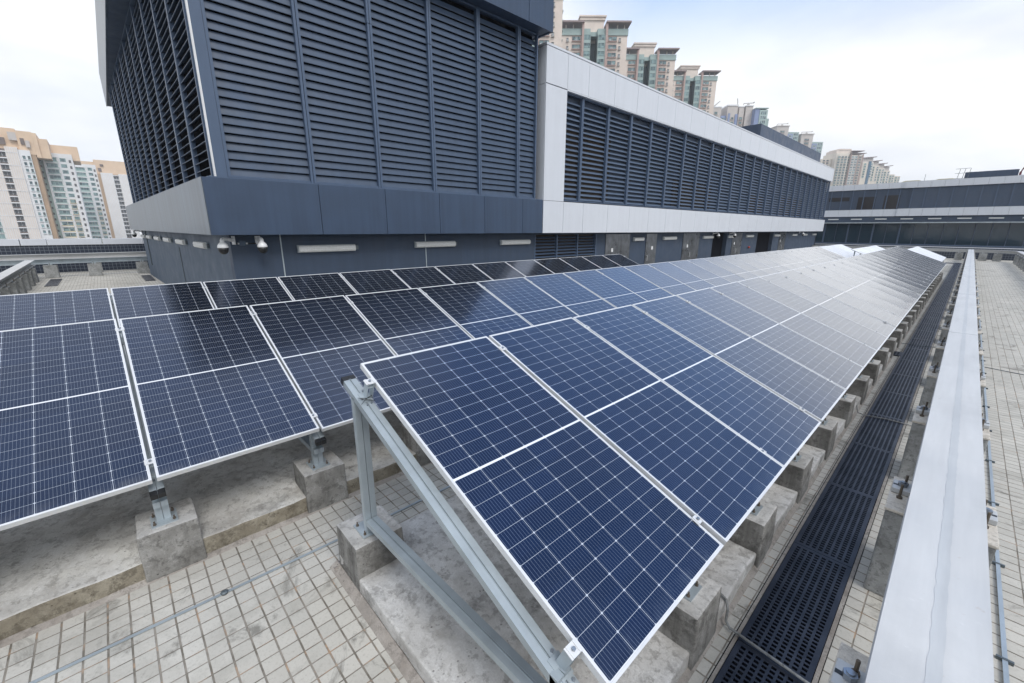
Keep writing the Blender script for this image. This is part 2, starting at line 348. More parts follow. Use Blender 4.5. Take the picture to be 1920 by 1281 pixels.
def rough_box(name, x0, x1, y0, y1, z0, z1, mat, step=0.06, amp=0.004, bevel=0.012, taper=0.0, mats=None, side_mat=None, seed=0):
    """a cast concrete body: worn edges, slightly uneven faces"""
    bm = bmesh.new(); bmesh.ops.create_cube(bm, size=1)
    for v in bm.verts:
        tz = v.co.z + 0.5; k = 1 - taper*tz
        v.co = Vector(((x0+x1)/2+v.co.x*(x1-x0)*k, (y0+y1)/2+v.co.y*(y1-y0)*k, z0+tz*(z1-z0)))
    bmesh.ops.bevel(bm, geom=bm.edges[:], offset=bevel, segments=2, affect='EDGES', profile=0.6)
    for it in range(9):
        es = [e for e in bm.edges if e.calc_length() > step*1.9]
        if not es: break
        bmesh.ops.subdivide_edges(bm, edges=es, cuts=1, use_grid_fill=True)
    bmesh.ops.triangulate(bm, faces=[f for f in bm.faces if len(f.verts) > 4])
    from mathutils import noise as mn
    for v in bm.verts:
        p = v.co*6 + Vector((seed*7.3, seed*3.1, 0))
        v.co += Vector((mn.noise(p), mn.noise(p+Vector((11, 0, 0))), mn.noise(p+Vector((0, 17, 0)))))*amp
    bmesh.ops.recalc_face_normals(bm, faces=bm.faces[:])
    me = bpy.data.meshes.new(name)
    me.materials.append(mat)
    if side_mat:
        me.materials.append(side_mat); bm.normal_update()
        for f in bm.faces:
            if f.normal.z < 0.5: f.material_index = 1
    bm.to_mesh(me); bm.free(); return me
ORD = ['zeroth','first','second','third','fourth','fifth','sixth','seventh','eighth','ninth','tenth','eleventh','twelfth','thirteenth','fourteenth','fifteenth',
       'sixteenth','seventeenth','eighteenth','nineteenth','twentieth','twenty-first','twenty-second','twenty-third','twenty-fourth','twenty-fifth','twenty-sixth',
       'twenty-seventh','twenty-eighth','twenty-ninth','thirtieth','thirty-first','thirty-second']

# ------------------------------------------------------------------ setting: ground, deck
g = MB().box(-3000, 3000, -3000, 3000, -61, -60).obj('city_ground', flat('city_ground', (0.12, 0.125, 0.11), 0.9, var=0.4, scale=0.02)); tag(g, kind='structure')
deck = MB().box(-33.6, 4.6, -7.5, 55.2, -60.0, 0.0).obj('roof_floor', MAT['tiles']); tag(deck, kind='structure')

# ------------------------------------------------------------------ solar panels
TA = 0.3819; CT, ST = math.cos(TA), math.sin(TA); LX, LY = 2.10, 1.053
ZH = 2.4-0.843
ROWS = {'front': dict(x=-2.5365, y=1.0638, p=1.0827, k0=0, k1=26), 'middle': dict(x=-5.3706, y=-0.019, p=1.0776, k0=-2, k1=24),
        'back': dict(x=-8.2009, y=-0.0438, p=1.0776, k0=-2, k1=11)}
def panel_parts(root, lx, ly, cellmat):
    f = MB(); t, lip, h = 0.002, 0.011, 0.035
    for a, b, c_, d in ((0, lx, 0, lip), (0, lx, ly-lip, ly), (0, lip, lip, ly-lip), (lx-lip, lx, lip, ly-lip)): f.box(a, b, c_, d, -h, 0)
    for a, b, c_, d in ((0, lx, 0, 0.028), (0, lx, ly-0.028, ly), (0, 0.028, 0.028, ly-0.028), (lx-0.028, lx, 0.028, ly-0.028)): f.box(a+.0005, b-.0005, c_+.0005, d-.0005, -h-0.002, -h)
    f.obj('frame', MAT['alu'], root, fix=False)
    g = MB(); n = 10                                                  # the sheet sags a little between its frame bars
    a, b, c_, d = lip+.0002, lx-lip-.0002, lip+.0002, ly-lip-.0002
    for zo, dn in ((0, 0), (-.005, 1)):
        for j in range(n+1):
            for i in range(n+1):
                u, v = i/n, j/n; g.v.append((a+(b-a)*u, c_+(d-c_)*v, -.0018+zo-.0026*(1-(2*u-1)**4)*(1-(2*v-1)**2)))
    o = (n+1)**2
    for j in range(n):
        for i in range(n):
            q = (j*(n+1)+i, j*(n+1)+i+1, (j+1)*(n+1)+i+1, (j+1)*(n+1)+i); g.f.append(q); g.f.append(tuple(k+o for k in reversed(q)))
    g.mi = [0]*len(g.f); g.obj('glass_sheet', cellmat, root, fix=False, smooth=True)
    MB().box(0.55*lx/2.1, 0.65*lx/2.1, 0.42, 0.62, -0.030, -0.0105).obj('junction_box', MAT['black'], root, fix=False)
panel0 = None
def place_panel(x, y, z, label, group, tip=0.0):
    global panel0
    if panel0 is None:
        panel0 = thing('solar_panel', label, 'solar panel', (x, y, z), (0, TA, 0), group); panel_parts(panel0, LX, LY, MAT['cell'])
        return panel0
    return dup(panel0, label, (x, y, z), (random.uniform(.0005, .0065)+tip, TA+random.uniform(-.0045, .0045), random.uniform(-.0008, .0008)), group)
for rn, r in ROWS.items():
    for k in range(r['k0'], r['k1']+1):
        i = k-r['k0']+1
        n = r['k1']-r['k0']+1
        wh = {'front': 'counted from the open rack end', 'middle': 'counted from the camera end', 'back': 'counted from the camera end'}[rn]
        lab = f"blue solar panel, {ORD[i]} of the {rn} row {wh}"
        place_panel(r['x'], r['y']+k*r['p']+random.uniform(-.001, .001), ZH, lab, 'solar panels in tilted rows', tip=max(0, k-15)*.0020 if rn == 'front' else 0)

# ------------------------------------------------------------------ racks: rafter, legs, brace, clamps, caps
def chan(mb, p0, p1, wid, hei, upv, mi=0, mg=1):
    """back-to-back double channel: two runs with a raised seam and lips"""
    p0, p1 = Vector(p0), Vector(p1); upv = Vector(upv); d = (p1-p0).normalized(); a = d.cross(upv).normalized(); b = a.cross(d)
    for sgn in (-1, 1):
        mb.obar(p0+a*sgn*(wid/4+.0008), p1+a*sgn*(wid/4+.0008), wid/2-.0016, hei, upv, mi)
    for sg in (-1, 1): mb.obar(p0+d*.001+b*(hei/2+.0015)+a*sg*.0042, p1-d*.001+b*(hei/2+.0015)+a*sg*.0042, .0028, .0032, upv, mi)
def rack_parts(root, low=True, coff=0.0):
    SE = 2.095 if low else (2.05 if not coff else 2.20)
    # local frame: x along world X from the row's high edge, y centre of the gap, z world height above floor
    TN = Vector((ST, 0, CT)); SD = Vector((CT, 0, -ST))
    def onp(s, n): return Vector((0, 0, ZH)) + SD*s + TN*n
    rf = MB(); chan(rf, onp(-0.012, -0.141), onp(SE, -0.141), 0.082, 0.041, TN)
    rf.obj('rafter', MAT['galv'], root)
    for s0, s1 in ((-0.045, -0.006), (SE-.007, SE+.035)):
        for sg in (-1, 1):
            c0, c1 = onp(s0, -0.141), onp(s1, -0.141)
            MB().obar(c0+Vector((0, sg*.0213, 0)), c1+Vector((0, sg*.0213, 0)), .0405, .045, TN).obj('end_cap', MAT['black'], root)
    lg = MB(); zt = onp(0.10, -0.165).z
    chan(lg, (0.06, 0, 0.37), (0.06, 0, zt), 0.082, 0.041, (-1, 0, 0)); lg.obj('rear_leg', MAT['galv'], root)
    fl = MB(); zt2 = onp(1.86, -0.165).z
    chan(fl, (1.76, 0, 0.37), (1.76, 0, zt2+.02), 0.082, 0.041, (-1, 0, 0)); fl.obj('front_leg', MAT['galv'], root)
    br = MB(); chan(br, (0.085, 0, 0.455), (1.83, 0, 0.52), 0.082, 0.041, (0, 0, 1)); br.obj('brace', MAT['galv'], root)
    for px in (0.02, 1.76):
        b = MB().box(px-.085, px+.085, -.075, .075, 0.361, 0.371).obj('base_plate', MAT['galv'], root)
        bb = MB()
        for dx in (-.06, .06):
            for dy in (-.055, .055):
                bb.cyl((px+dx, dy, .371), (px+dx, dy, .381), .010, n=6); bb.cyl((px+dx, dy, .381), (px+dx, dy, .40), .005, n=8)
        bb.obj('plate_bolts', MAT['rustbolt'], b)
    for s in (0.19, 1.93):
        CO = Vector((0, coff, 0))
        b = MB()
        c0 = onp(s, -0.119)+CO*.5
        b.obar(c0-SD*.045, c0+SD*.045, .064, .006, TN)                      # foot of the bracket on the rafter
        for sg in (-1, 1):
            c = onp(s, -0.060)+Vector((0, sg*.019, 0))+CO; b.obar(c-SD*.024, c+SD*.024, .0035, .112, TN)
        c = onp(s, -0.030)+CO; b.obar(c-SD*.022, c+SD*.022, .030, .004, TN)
        b.obj('clamp_bracket', MAT['galv'], root)
        b = MB(); c = onp(s, 0.003)+CO; b.obar(c-SD*.024, c+SD*.024, .062, .004, TN)
        for q in (-.020, .020): cc_ = c+Vector((0, q, 0))+TN*.004; b.obar(cc_-SD*.024, cc_+SD*.024, .006, .005, TN)
        b.obj('clamp_cap', MAT['alu'], root)
        n = MB(); q = onp(s, 0.005)+CO; n.cyl(q, q+TN*.010, .009, n=6)
        for dy, ds in ((.026, .062), (-.004, .070), (.024, -.058)):
            q2 = onp(s+ds, -0.1195)+Vector((0, dy, 0)); n.cyl(q2-TN*.001, q2+TN*.008, .0075, n=6)
        n.obj('clamp_bolts', MAT['bolt'], root)
rack0 = None
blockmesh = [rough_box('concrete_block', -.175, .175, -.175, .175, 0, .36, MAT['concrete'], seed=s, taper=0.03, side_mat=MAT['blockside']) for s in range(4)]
nb = 0
def place_block(x, y, label, group):
    global nb
    o = link('concrete_block', blockmesh[nb % 4], None, (x, y, 0.0), (0, 0, (nb*7 % 4)*math.pi/2 + random.uniform(-.02, .02))); nb += 1
    tag(o, label, 'concrete block', group)
for rn, r in ROWS.items():
    n = r['k1']-r['k0']+2
    for k in range(r['k0'], r['k1']+2):
        i = k-r['k0']+1
        y = r['y']+k*r['p']-(r['p']-LY)/2
        if rn == 'front' and k == 0: y = 1.005
        at = f"at the near edge of the {ORD[i]} {rn} row panel" if i < n else f"at the far end of the {rn} row"
        if rn == 'front' and i == 1: lab = "open galvanised rack frame beside the nearest front row panel"
        else: lab = f"galvanised rack frame {at}"
        if k == r['k0'] and rn != 'back':
            rack0 = thing('panel_rack', lab, 'support frame', (r['x'], y, 0), group='galvanised rack frames'); rack_parts(rack0, rn != 'front', 0.030 if rn == 'front' else 0)
        elif rn == 'front' and k == 1:
            rack0 = thing('panel_rack', lab, 'support frame', (r['x'], y, 0), group='galvanised rack frames'); rack_parts(rack0, False)
        else: dup(rack0, lab, (r['x'], y, 0), group='galvanised rack frames')
        xo = {'front': (-0.002, 1.752), 'middle': (-0.02, 1.73), 'back': (-0.02, 1.73)}[rn]
        place_block(r['x']+xo[0], y+.012, f"concrete block, rear leg, {at}", 'concrete blocks of the racks')
        place_block(r['x']+xo[1], y+.012, f"concrete block, front leg, {at}", 'concrete blocks of the racks')
# long low slabs
sl = link('concrete_slab', rough_box('concrete_slab', -2.69, -0.63, 0.845, 30.9, 0, 0.125, MAT['slab'], step=0.12, amp=0.009, bevel=0.015))
tag(sl, 'blotchy grey low concrete slab under the front panel row', 'concrete slab')
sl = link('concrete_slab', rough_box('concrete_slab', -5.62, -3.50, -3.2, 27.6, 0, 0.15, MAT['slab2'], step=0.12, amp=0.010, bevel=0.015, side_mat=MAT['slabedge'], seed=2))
tag(sl, 'brown stained low concrete slab with mossy edge under the middle panel row', 'concrete slab')
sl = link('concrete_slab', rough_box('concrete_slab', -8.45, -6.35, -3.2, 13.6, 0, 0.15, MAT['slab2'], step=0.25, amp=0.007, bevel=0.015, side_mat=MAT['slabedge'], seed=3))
tag(sl, 'low concrete slab under the back panel row near the building', 'concrete slab')
# mortar strips at the slab feet
m = MB().prism([(-2.755, 0.0), (-2.66, 0.0), (-2.69, 0.030), (-2.73, 0.010)], 0.80, 31, 1).prism([(-0.65, 0.0), (-0.598, 0.0), (-0.61, 0.006), (-0.635, 0.028)], 0.80, 31, 1)
m.prism([(0.785, 0.0), (0.87, 0.0), (0.84, 0.032), (0.80, 0.010)], -2.755, -0.575, 0)
tag(m.obj('mortar_fillet', MAT['mortar']), 'brown mortar strip along the foot of the front row slab', 'mortar strip')
m = MB().prism([(-3.52, 0.0), (-3.455, 0.0), (-3.47, 0.008), (-3.505, 0.022)], -3.2, 27.6, 1)
tag(m.obj('mortar_fillet', MAT['mortar']), 'thin mortar strip along the foot of the middle row slab', 'mortar strip')

# ------------------------------------------------------------------ far panel groups, sky glare painted into the glass colour
pp = None
for gi, (gx, gy, nk, gz, nm) in enumerate(((-2.50, 33.8, 8, 1.28, 'right'), (-4.78, 32.4, 9, 1.28, 'middle'), (-7.0, 30.0, 12, 1.28, 'wall side'))):
    for k in range(nk):
        lab = f"small panel with painted white sky glare, {ORD[k+1]} of the {'group nearest the rail' if gi==0 else 'group in the centre' if gi==1 else 'group nearest the building'}"
        if pp is None:
            pp = thing('painted_glare_panel', lab, 'solar panel', (gx, gy+k*1.062, gz), (0, R(23.8), 0), 'pale panels at the far end'); panel_parts(pp, 1.74, 1.04, MAT['cell_glare'])
        else: dup(pp, lab, (gx, gy+k*1.062, gz))
    t = thing('panel_stand', f"low steel stand under the {['rail side','central','building side'][gi]} group of glare-painted panels", 'stand', (gx, gy, 0))
    for sx, hz in ((0.15, gz-.10), (1.45, gz-.67)):
        MB().box(sx, sx+.06, 0, nk*1.062, hz-.06, hz).obj('rail', MAT['galv'], t)
        for j in range(nk//2+1): MB().box(sx, sx+.06, j*2.1+.05, j*2.1+.11, 0, hz-.062).obj('leg', MAT['galv'], t)

# ------------------------------------------------------------------ drainage channel covers
GX0, GX1 = -0.50, -0.135
ch = MB().box(GX0-.03, GX1+.03, 1.2, 47.0, 0.0005, 0.004); tag(ch.obj('drain_channel', MAT['dark']), kind='structure')
# rim mortar both sides
m = MB().box(-.523, GX0-.004, 1.2, 47.0, 0.001, 0.012).box(GX1+.004, GX1+.026, 1.2, 47.0, 0.001, 0.012)
tag(m.obj('mortar_strip', MAT['mortar']), 'mortar rim on both sides of the long drain grating', 'mortar strip')
def grate_mesh(lx, ly, px, py, sx, sy, edge=0.018, h=0.012, z0=0.010):
    """perforated plate with real slots"""
    nx = int((lx-2*edge)/px); ny = int((ly-2*edge)/py); ex = (lx-nx*px)/2; ey = (ly-ny*py)/2
    xs = [0]; ys = [0]
    for i in range(nx): xs += [ex+i*px+(px-sx)/2, ex+i*px+(px+sx)/2]
    for j in range(ny): ys += [ey+j*py+(py-sy)/2, ey+j*py+(py+sy)/2]
    xs.append(lx); ys.append(ly); nX, nY = len(xs), len(ys)
    v = [(x, y, z0+h) for y in ys for x in xs] + [(x, y, z0) for y in ys for x in xs]; o = nX*nY; f = []
    solid = lambda i, j: 0 <= i < nX-1 and 0 <= j < nY-1 and not (i % 2 == 1 and j % 2 == 1)
    for j in range(nY-1):
        for i in range(nX-1):
            if not solid(i, j): continue
            a, b, c, d = j*nX+i, j*nX+i+1, (j+1)*nX+i+1, (j+1)*nX+i
            f.append((a, b, c, d))
            if not solid(i-1, j): f.append((d, d+o, a+o, a))
            if not solid(i+1, j): f.append((b, b+o, c+o, c))
            if not solid(i, j-1): f.append((a, a+o, b+o, b))
            if not solid(i, j+1): f.append((c, c+o, d+o, d))
    me = bpy.data.meshes.new('grating'); me.from_pydata(v, [], f); me.materials.append(MAT['grate']); me.update(); return me
gm = grate_mesh(GX1-GX0, 1.187, 0.0405, 0.0325, 0.0265, 0.0195, h=0.006)
for k in range(38):
    y = 1.17+k*1.19
    o = link('drain_grating', gm, None, (GX0, y+.003, random.uniform(0, .002)), (0, 0, random.uniform(-.002, .002)))
    i = k+1; tens = ['', '', '', 'thirty']
    nm = ORD[i] if i <= 32 else tens[i//10]+'-'+ORD[i % 10]
    tag(o, f"dark iron slotted drain cover, {nm} in the channel beside the rail", 'drain cover', 'slotted covers of the drain channel')
for (x, y, sx, sy, lb) in ((-0.66, 10.95, .16, .36, 'small dark drain grate beside the front row slab'), (-1.0, 45.6, .5, .9, 'square inspection cover near the far end of the drain'),
                           (-27.2-1.6, -2.08, 3.2, .38, 'dark floor grating beside the pedestals of the side rail'), (-28.3, 1.08, 3.0, .36, 'dark floor grating at the foot of the tower side wall')):
    o = link('floor_grating', grate_mesh(sx, sy, .05, .04, .03, .022), None, (x, y, 0.0)); tag(o, lb, 'floor grating')
    tag(MB().box(x, x+sx, y, y+sy, .0005, .004).obj('gully', MAT['dark']), kind='structure')

# ------------------------------------------------------------------ gondola rails (I-beams) on plinths
def ibeam_profile(w=0.30, h=0.22, tf=0.013, tw=0.010):
    return [(-w/2, -h), (w/2, -h), (w/2, -h+tf), (tw/2, -h+tf), (tw/2, -tf), (w/2, -tf), (w/2, 0), (-w/2, 0), (-w/2, -tf), (-tw/2, -tf), (-tw/2, -h+tf), (-w/2, -h+tf)]
def sweep(name, pts, ztop, mat, parent=None, w=0.30):
    prof = ibeam_profile(w); n = len(prof); V = []; Fs = []
    P = [Vector((x, y, 0)) for x, y in pts]
    for i, p in enumerate(P):
        a = (P[i]-P[i-1]).normalized() if i else (P[1]-P[0]).normalized(); b = (P[i+1]-P[i]).normalized() if i < len(P)-1 else a
        t = (a+b).normalized(); s = Vector((t.y, -t.x, 0)); k = 1/max(0.3, t.dot(a))
        V += [(p.x+s.x*q[0]*k, p.y+s.y*q[0]*k, ztop+q[1]) for q in prof]
    for i in range(len(P)-1):
        Fs += [(i*n+j, i*n+(j+1) % n, (i+1)*n+(j+1) % n, (i+1)*n+j) for j in range(n)]
    Fs += [tuple(range(n)), tuple(range(len(P)*n-1, (len(P)-1)*n-1, -1))]
    return MB().add(V, Fs).obj(name, mat, parent)
ZB = 0.87
t = thing('gondola_rail', 'long pale galvanised I-beam rail running away beside the drain', 'rail beam', (0.2, 0, 0))
BX = 0.2
b = sweep('beam', [(0, -2.0), (0, 51.80)], ZB, MAT['beam'], t, w=0.311)
wv = MB(); 
random.seed(11)
ys = [-2.0+i*0.05 for i in range(int(53.8/0.05)+1)]
e1 = [-0.012+random.uniform(-.0035, .0035) for _ in ys]; e2 = [0.030+random.uniform(-.0035, .0035) for _ in ys]
wv.v = [(e1[i], y, ZB+.0012) for i, y in enumerate(ys)]+[(e2[i], y, ZB+.0012) for i, y in enumerate(ys)]
n_ = len(ys); wv.f = [(i, i+1, n_+i+1, n_+i) for i in range(n_-1)]; wv.mi = [0]*len(wv.f)
wv.obj('weld_stain', MAT['beamweb'], t, fix=False)
for yy in (9.35, 15.3, 21.2, 27.2, 33.2, 39.2, 45.2):
    MB().box(-.1555, .1555, yy-.002, yy+.002, ZB-.0005, ZB+.0016).obj('beam_joint', MAT['galvd'], t)
# plinths
def plinth_parts(t, sd=0):
    link('pedestal', rough_box('pedestal', -.25, .25, -.265, .265, 0, .635, MAT['plinth'], step=.08, amp=.006, bevel=.015, taper=.02, seed=sd), t)
    link('grout_cap', rough_box('grout_cap', -.252, .252, -.262, .262, .632, .652, MAT['grout'], step=.05, amp=.006, bevel=.006, seed=sd+5), t)
    for sg in (-1, 1):
        p = MB(); x0, x1 = sorted((sg*.135, sg*.246)); 
        p.box(x0, x1, -.015, .125, .653, .688); pl = p.obj('clamp_plate', MAT['beamweb'], t, bevel=.003)
        q = MB().box(*sorted((sg*.212, sg*.243)), .040, .062, .6885, .6892).obj('slot', MAT['black'], pl)
        n = MB(); cx = sg*.196; n.cyl((cx, .05, .689), (cx, .05, .716), .026, n=6); n.cyl((cx, .05, .716), (cx, .05, .722), .015, n=10); n.obj('clamp_nut', MAT['bolt'], pl)
        for yy, hh in ((.085, .76), (-.075, .755)):
            cx2 = sg*(.196 if yy < 0 else .184)
            a = MB(); z0 = .689 if yy > 0 else .652
            a.cyl((cx2, yy, z0), (cx2, yy, hh), .0075, n=8); a.cyl((cx2, yy, z0), (cx2, yy, z0+.014), .017, n=6); a.obj('anchor_bolt', MAT['rustbolt'], t)
pl0 = thing('rail_plinth', 'x', 'concrete plinth', (0.2, 1.79, 0), group='concrete plinths under the long rail'); plinth_parts(pl0, 0)
pl0['label'] = 'concrete plinth under the long rail, the nearest one with bolts'
pl1 = None
k = 1
while 1.79+k*1.885 < 51.2:
    dup(pl0, f"concrete plinth with bolted plates, {ORD[k+1] if k < 32 else k} under the long rail from the near end", (0.2, 1.79+k*1.885, 0), (0, 0, 0)); k += 1
# far crossing rail with rounded corner, and the outer rail
arc = [(2.75-1.9*(1-math.cos(a)), 50.2+1.9*math.sin(a)) for a in [i*math.pi/2/8 for i in range(9)]]
t = thing('gondola_rail', 'outer galvanised rail curving round the far corner and crossing in front of the glass', 'rail beam', (0, 0, 0))
sweep('beam', [(2.75, 16)]+arc+[(-11.5, 52.12)], ZB, MAT['beam'], t)
t2 = thing('gondola_rail', 'side rail running towards the parapet past the tower side', 'rail beam')
sweep('beam', [(-5.5, -2.42), (-29.6, -2.62)], ZB, MAT['beam'], t2)
t3 = thing('gondola_rail', 'crossing rail in front of the side parapet', 'rail beam')
sweep('beam', [(-30.0, -7.3), (-30.0, -2.62), (-30.0, 2.2)], ZB, MAT['galv'], t3)
MB().box(-30.16, -29.84, -7.3, 2.2, ZB+.001, ZB+.006).obj('rail_top', MAT['beam'], t3)
def small_ped(x, y, label, rz=0, grp='rail pedestals of the side and far rails'):
    global sp0
    if sp0 is None:
        sp0 = thing('rail_pedestal', label, 'concrete plinth', (x, y, 0), (0, 0, rz), grp)
        link('pedestal', rough_box('pedestal', -.22, .22, -.24, .24, 0, .60, MAT['plinth'], step=.1, amp=.008, bevel=.02, seed=9, taper=.03), sp0)
        MB().box(-.16, .16, -.05, .09, .60, .648).obj('clamp_plate', MAT['galv'], sp0, bevel=.003)
        b = MB()
        for sx in (-.17, .17): b.cyl((sx, .0, .60), (sx, .0, .72), .009, n=8)
        b.obj('anchor_bolt', MAT['rustbolt'], sp0)
    else: dup(sp0, label, (x, y, 0), (0, 0, rz))
sp0 = None
for k in range(10): small_ped(-28.0+k*1.62, -2.60+.01*k, f"concrete pedestal under the side rail, {ORD[k+1]} from the far crossing rail", math.pi/2)
for k, y in enumerate((-5.6, -4.2, -2.9, -2.05, -0.55, 1.28)): small_ped(-29.95, y, f"concrete pedestal under the crossing rail by the side parapet, {ORD[6-k]} from the tower wall")
for k in range(17): small_ped(2.75, 49.6-k*1.9, f"concrete pedestal under the outer rail, {ORD[k+1]} from the far corner")
for k, x in enumerate((1.75, 0.95, -0.42, -2.3, -4.2, -6.1, -8.0)): small_ped(x, 52.12-(0.15 if k == 0 else 0), f"concrete pedestal under the far crossing rail, {ORD[k+1]} from the curved corner", math.pi/2)

# black tie wire on the head of the open rack, and string cables hanging under the low edges
def sag_cable(y0, y1, x, z, label):
    pts = []
    n = int((y1-y0)/.27)
    for i in range(n+1):
        f = (i % 4)/4; pts.append((x+random.uniform(-.008, .008), y0+i*.27, z-.05*math.sin(f*math.pi)-random.uniform(0, .012)))
    mb = MB()
    for a, b in zip(pts[:-1], pts[1:]): mb.cyl(a, b, .0035, n=5)
    tag(mb.obj('cable', MAT['black']), label, 'cable')
sag_cable(1.1, 29.9, -.80, .735, 'black string cable sagging under the low edge of the front row')
sag_cable(-2.0, 25.6, -3.60, .745, 'black string cable sagging under the low edge of the middle row')
mb = MB(); P0 = Vector((-2.36, 1.005, 1.372)); pr = None
for i in range(22):
    a = i*.9; q = P0+Vector((.028*math.sin(a*1.3), .047*math.cos(a), .010+.016*math.sin(a*.7)))
    if pr: mb.cyl(pr, q, .0016, n=5)
    pr = q
tag(mb.obj('tie_wire', MAT['black']), 'black wire wound round the head of the open rack frame', 'wire')

# ------------------------------------------------------------------ conductor strips and cables
m = MB().obar((-3.17, -6, .006), (-2.98, 1.35, .006), .022, .004).obar((-2.98, 1.35, .006), (-2.90, 29, .006), .022, .004)
t = thing('conductor_strip', 'flat grey metal strip running over the tiles between two panel rows', 'metal strip')
m.obj('tape', MAT['galv'], t)
for y in (0.18, 2.6, 5.1): MB().lathe((-3.17+.0258*(y+6) if y < 1.3 else -2.975, y, .003), [(.022, 0), (.024, .010), (.014, .018)], 10).obj('clip', MAT['galvd'], t)
def tube(name, pts, r, mat, label, cat):
    mb = MB()
    for a, b in zip(pts[:-1], pts[1:]): mb.cyl(a, b, r, n=7)
    return tag(mb.obj(name, mat), label, cat)
tube('cable', [(-.70, 2.50, .14), (-.625, 2.47, .135), (-.60, 2.44, .10), (-.592, 2.41, .04), (-.56, 2.39, .022), (-.50, 2.375, .036), (-.13, 2.345, .036), (-.06, 2.34, .02)], .008, MAT['plinth'],
     'grey cable crossing the near end of the drain grating', 'cable')
tube('cable', [(-.62, 6.95, .13), (-.595, 6.94, .04), (-.52, 6.93, .030), (-.3, 6.99, .030), (-.06, 7.0, .02)], .007, MAT['plinth'], 'thin grey cable crossing the grating by the third visible block', 'cable')
tube('cable', [(-.60, 12.2, .03), (-.3, 12.25, .030), (-.04, 12.33, .02)], .007, MAT['galvd'], 'thin cable crossing the grating beyond the small square drain', 'cable')
t = thing('conductor_strip', 'flat grey metal strip clipped to the tiles right beside the long rail', 'metal strip')
MB().obar((.60, -2, .016), (.60, 30, .016), .022, .004).obj('tape', MAT['galv'], t)
for y in [3.35+i*1.05 for i in range(20)]: MB().box(.565, .635, y-.008, y+.008, .0, .0215).obj('clip', MAT['galvd'], t)
tube('cable', [(.62, 11.2, .01), (1.4, 11.0, .01), (2.6, 11.1, .01)], .006, MAT['galvd'], 'thin cable lying across the open tiled roof', 'cable')

# ------------------------------------------------------------------ the rooftop plant building
XW, XF, XL = -10.88, -10.40, -10.55
bld = thing('plant_building', 'slate blue and silver rooftop building with louvred walls and a tall corner tower', 'building', (XW, 1.97, 0))
bld.location = (0, 0, 0)
SK = 0.0267                                    # the side wall is not quite square to the front
def side_y(x, y0=1.97, x0=XW): return y0+(x-x0)*SK
XE = -28.9                                     # far end of the side wall
wallm = MB()
def wall_seg(mb, y0, y1, z0=0, z1=2.30, x1=XW, x0=XW-.25): mb.box(x0, x1, y0, y1, z0, z1)
segs = [(1.97, 11.4), (15.2, 27.25), (29.48, 35.27), (38.94, 53.0)]
wm = MB()
wm.add([(XW, 1.97, 0), (XW, 2.20, 0), (XW-.25, 2.20, 0), (XW-.25, side_y(XW-.25), 0), (XW, 1.97, 2.3), (XW, 2.20, 2.3), (XW-.25, 2.20, 2.3), (XW-.25, side_y(XW-.25), 2.3)],
       [(0,1,2,3),(4,5,6,7),(0,4,5,1),(1,5,6,2),(2,6,7,3),(3,7,4,0)])
wall_seg(wm, 2.20, 11.4)
for a, b in segs[1:]: wall_seg(wm, a, b)
wall_seg(wm, 27.25, 29.48, 2.17, 2.30); wall_seg(wm, 35.27, 38.94, 2.17, 2.30); wall_seg(wm, 11.4, 15.2, 2.17, 2.30)
wm.obj('wall', MAT['wallblue'], bld)
sw = MB()
sw.add([(XW-.25, side_y(XW-.25), 0), (XE, side_y(XE), 0), (XE, side_y(XE)+.3, 0), (XW-.25, side_y(XW-.25)+.3, 0),
        (XW-.25, side_y(XW-.25), 2.3), (XE, side_y(XE), 2.3), (XE, side_y(XE)+.3, 2.3), (XW-.25, side_y(XW-.25)+.3, 2.3)],
       [(0,1,2,3),(4,5,6,7),(0,4,5,1),(1,5,6,2),(2,6,7,3),(3,7,4,0)])
sw.box(XE, XE+.3, side_y(XE)+.3, 53, 0, 2.3).box(XE+.3, XW, 52.7, 53, 0, 2.3)
sw.obj('side_wall', MAT['wallgrey'], bld)
MB().box(XW+.001, XW+.008, 2.95, 2.975, 0, 2.24).box(XW+.001, XW+.008, 6.80, 6.825, 0, 2.24).obj('conduit', MAT['galv'], bld)
cn = MB()
for x in (-17.8,): cn.cyl((x, side_y(x)-.012, 0), (x, side_y(x)-.012, 1.75), .010, n=6)
cn.cyl((-26.9, side_y(-26.9)-.02, .6), (-26.9, side_y(-26.9)-.02, 2.2), .02, n=6)
cn.obj('conduit', MAT['galvd'], bld)
# core, soffits, roofs
MB().box(XE+.4, XW-.35, 2.4, 10.9, 2.3, 10.2).box(XE+.4, XW-.35, 10.9, 52.6, 2.3, 7.6).box(XW-1.9, XW-.26, 26.9, 39.2, 0, 2.3, 0).obj('core', MAT['dark'], bld)
sf = MB()
sf.add([(XF-.02, 1.61, 2.262), (XF-.02, 53.0, 2.262), (XW-.3, 53, 2.262), (XW-.3, 1.61, 2.262), (XF-.02, 1.61, 2.30), (XF-.02, 53.0, 2.30), (XW-.3, 53, 2.30), (XW-.3, 1.61, 2.30)],
       [(0,1,2,3),(4,5,6,7),(0,4,5,1),(1,5,6,2),(2,6,7,3),(3,7,4,0)])
a = [(XW-.301, side_y(XW-.3, 1.60, XF)), (XE, side_y(XE, 1.60, XF)), (XE, 2.6), (XW-.301, 2.6)]
sf.prism(a, 2.262, 2.30, 2); sf.obj('soffit', MAT['navy'], bld)
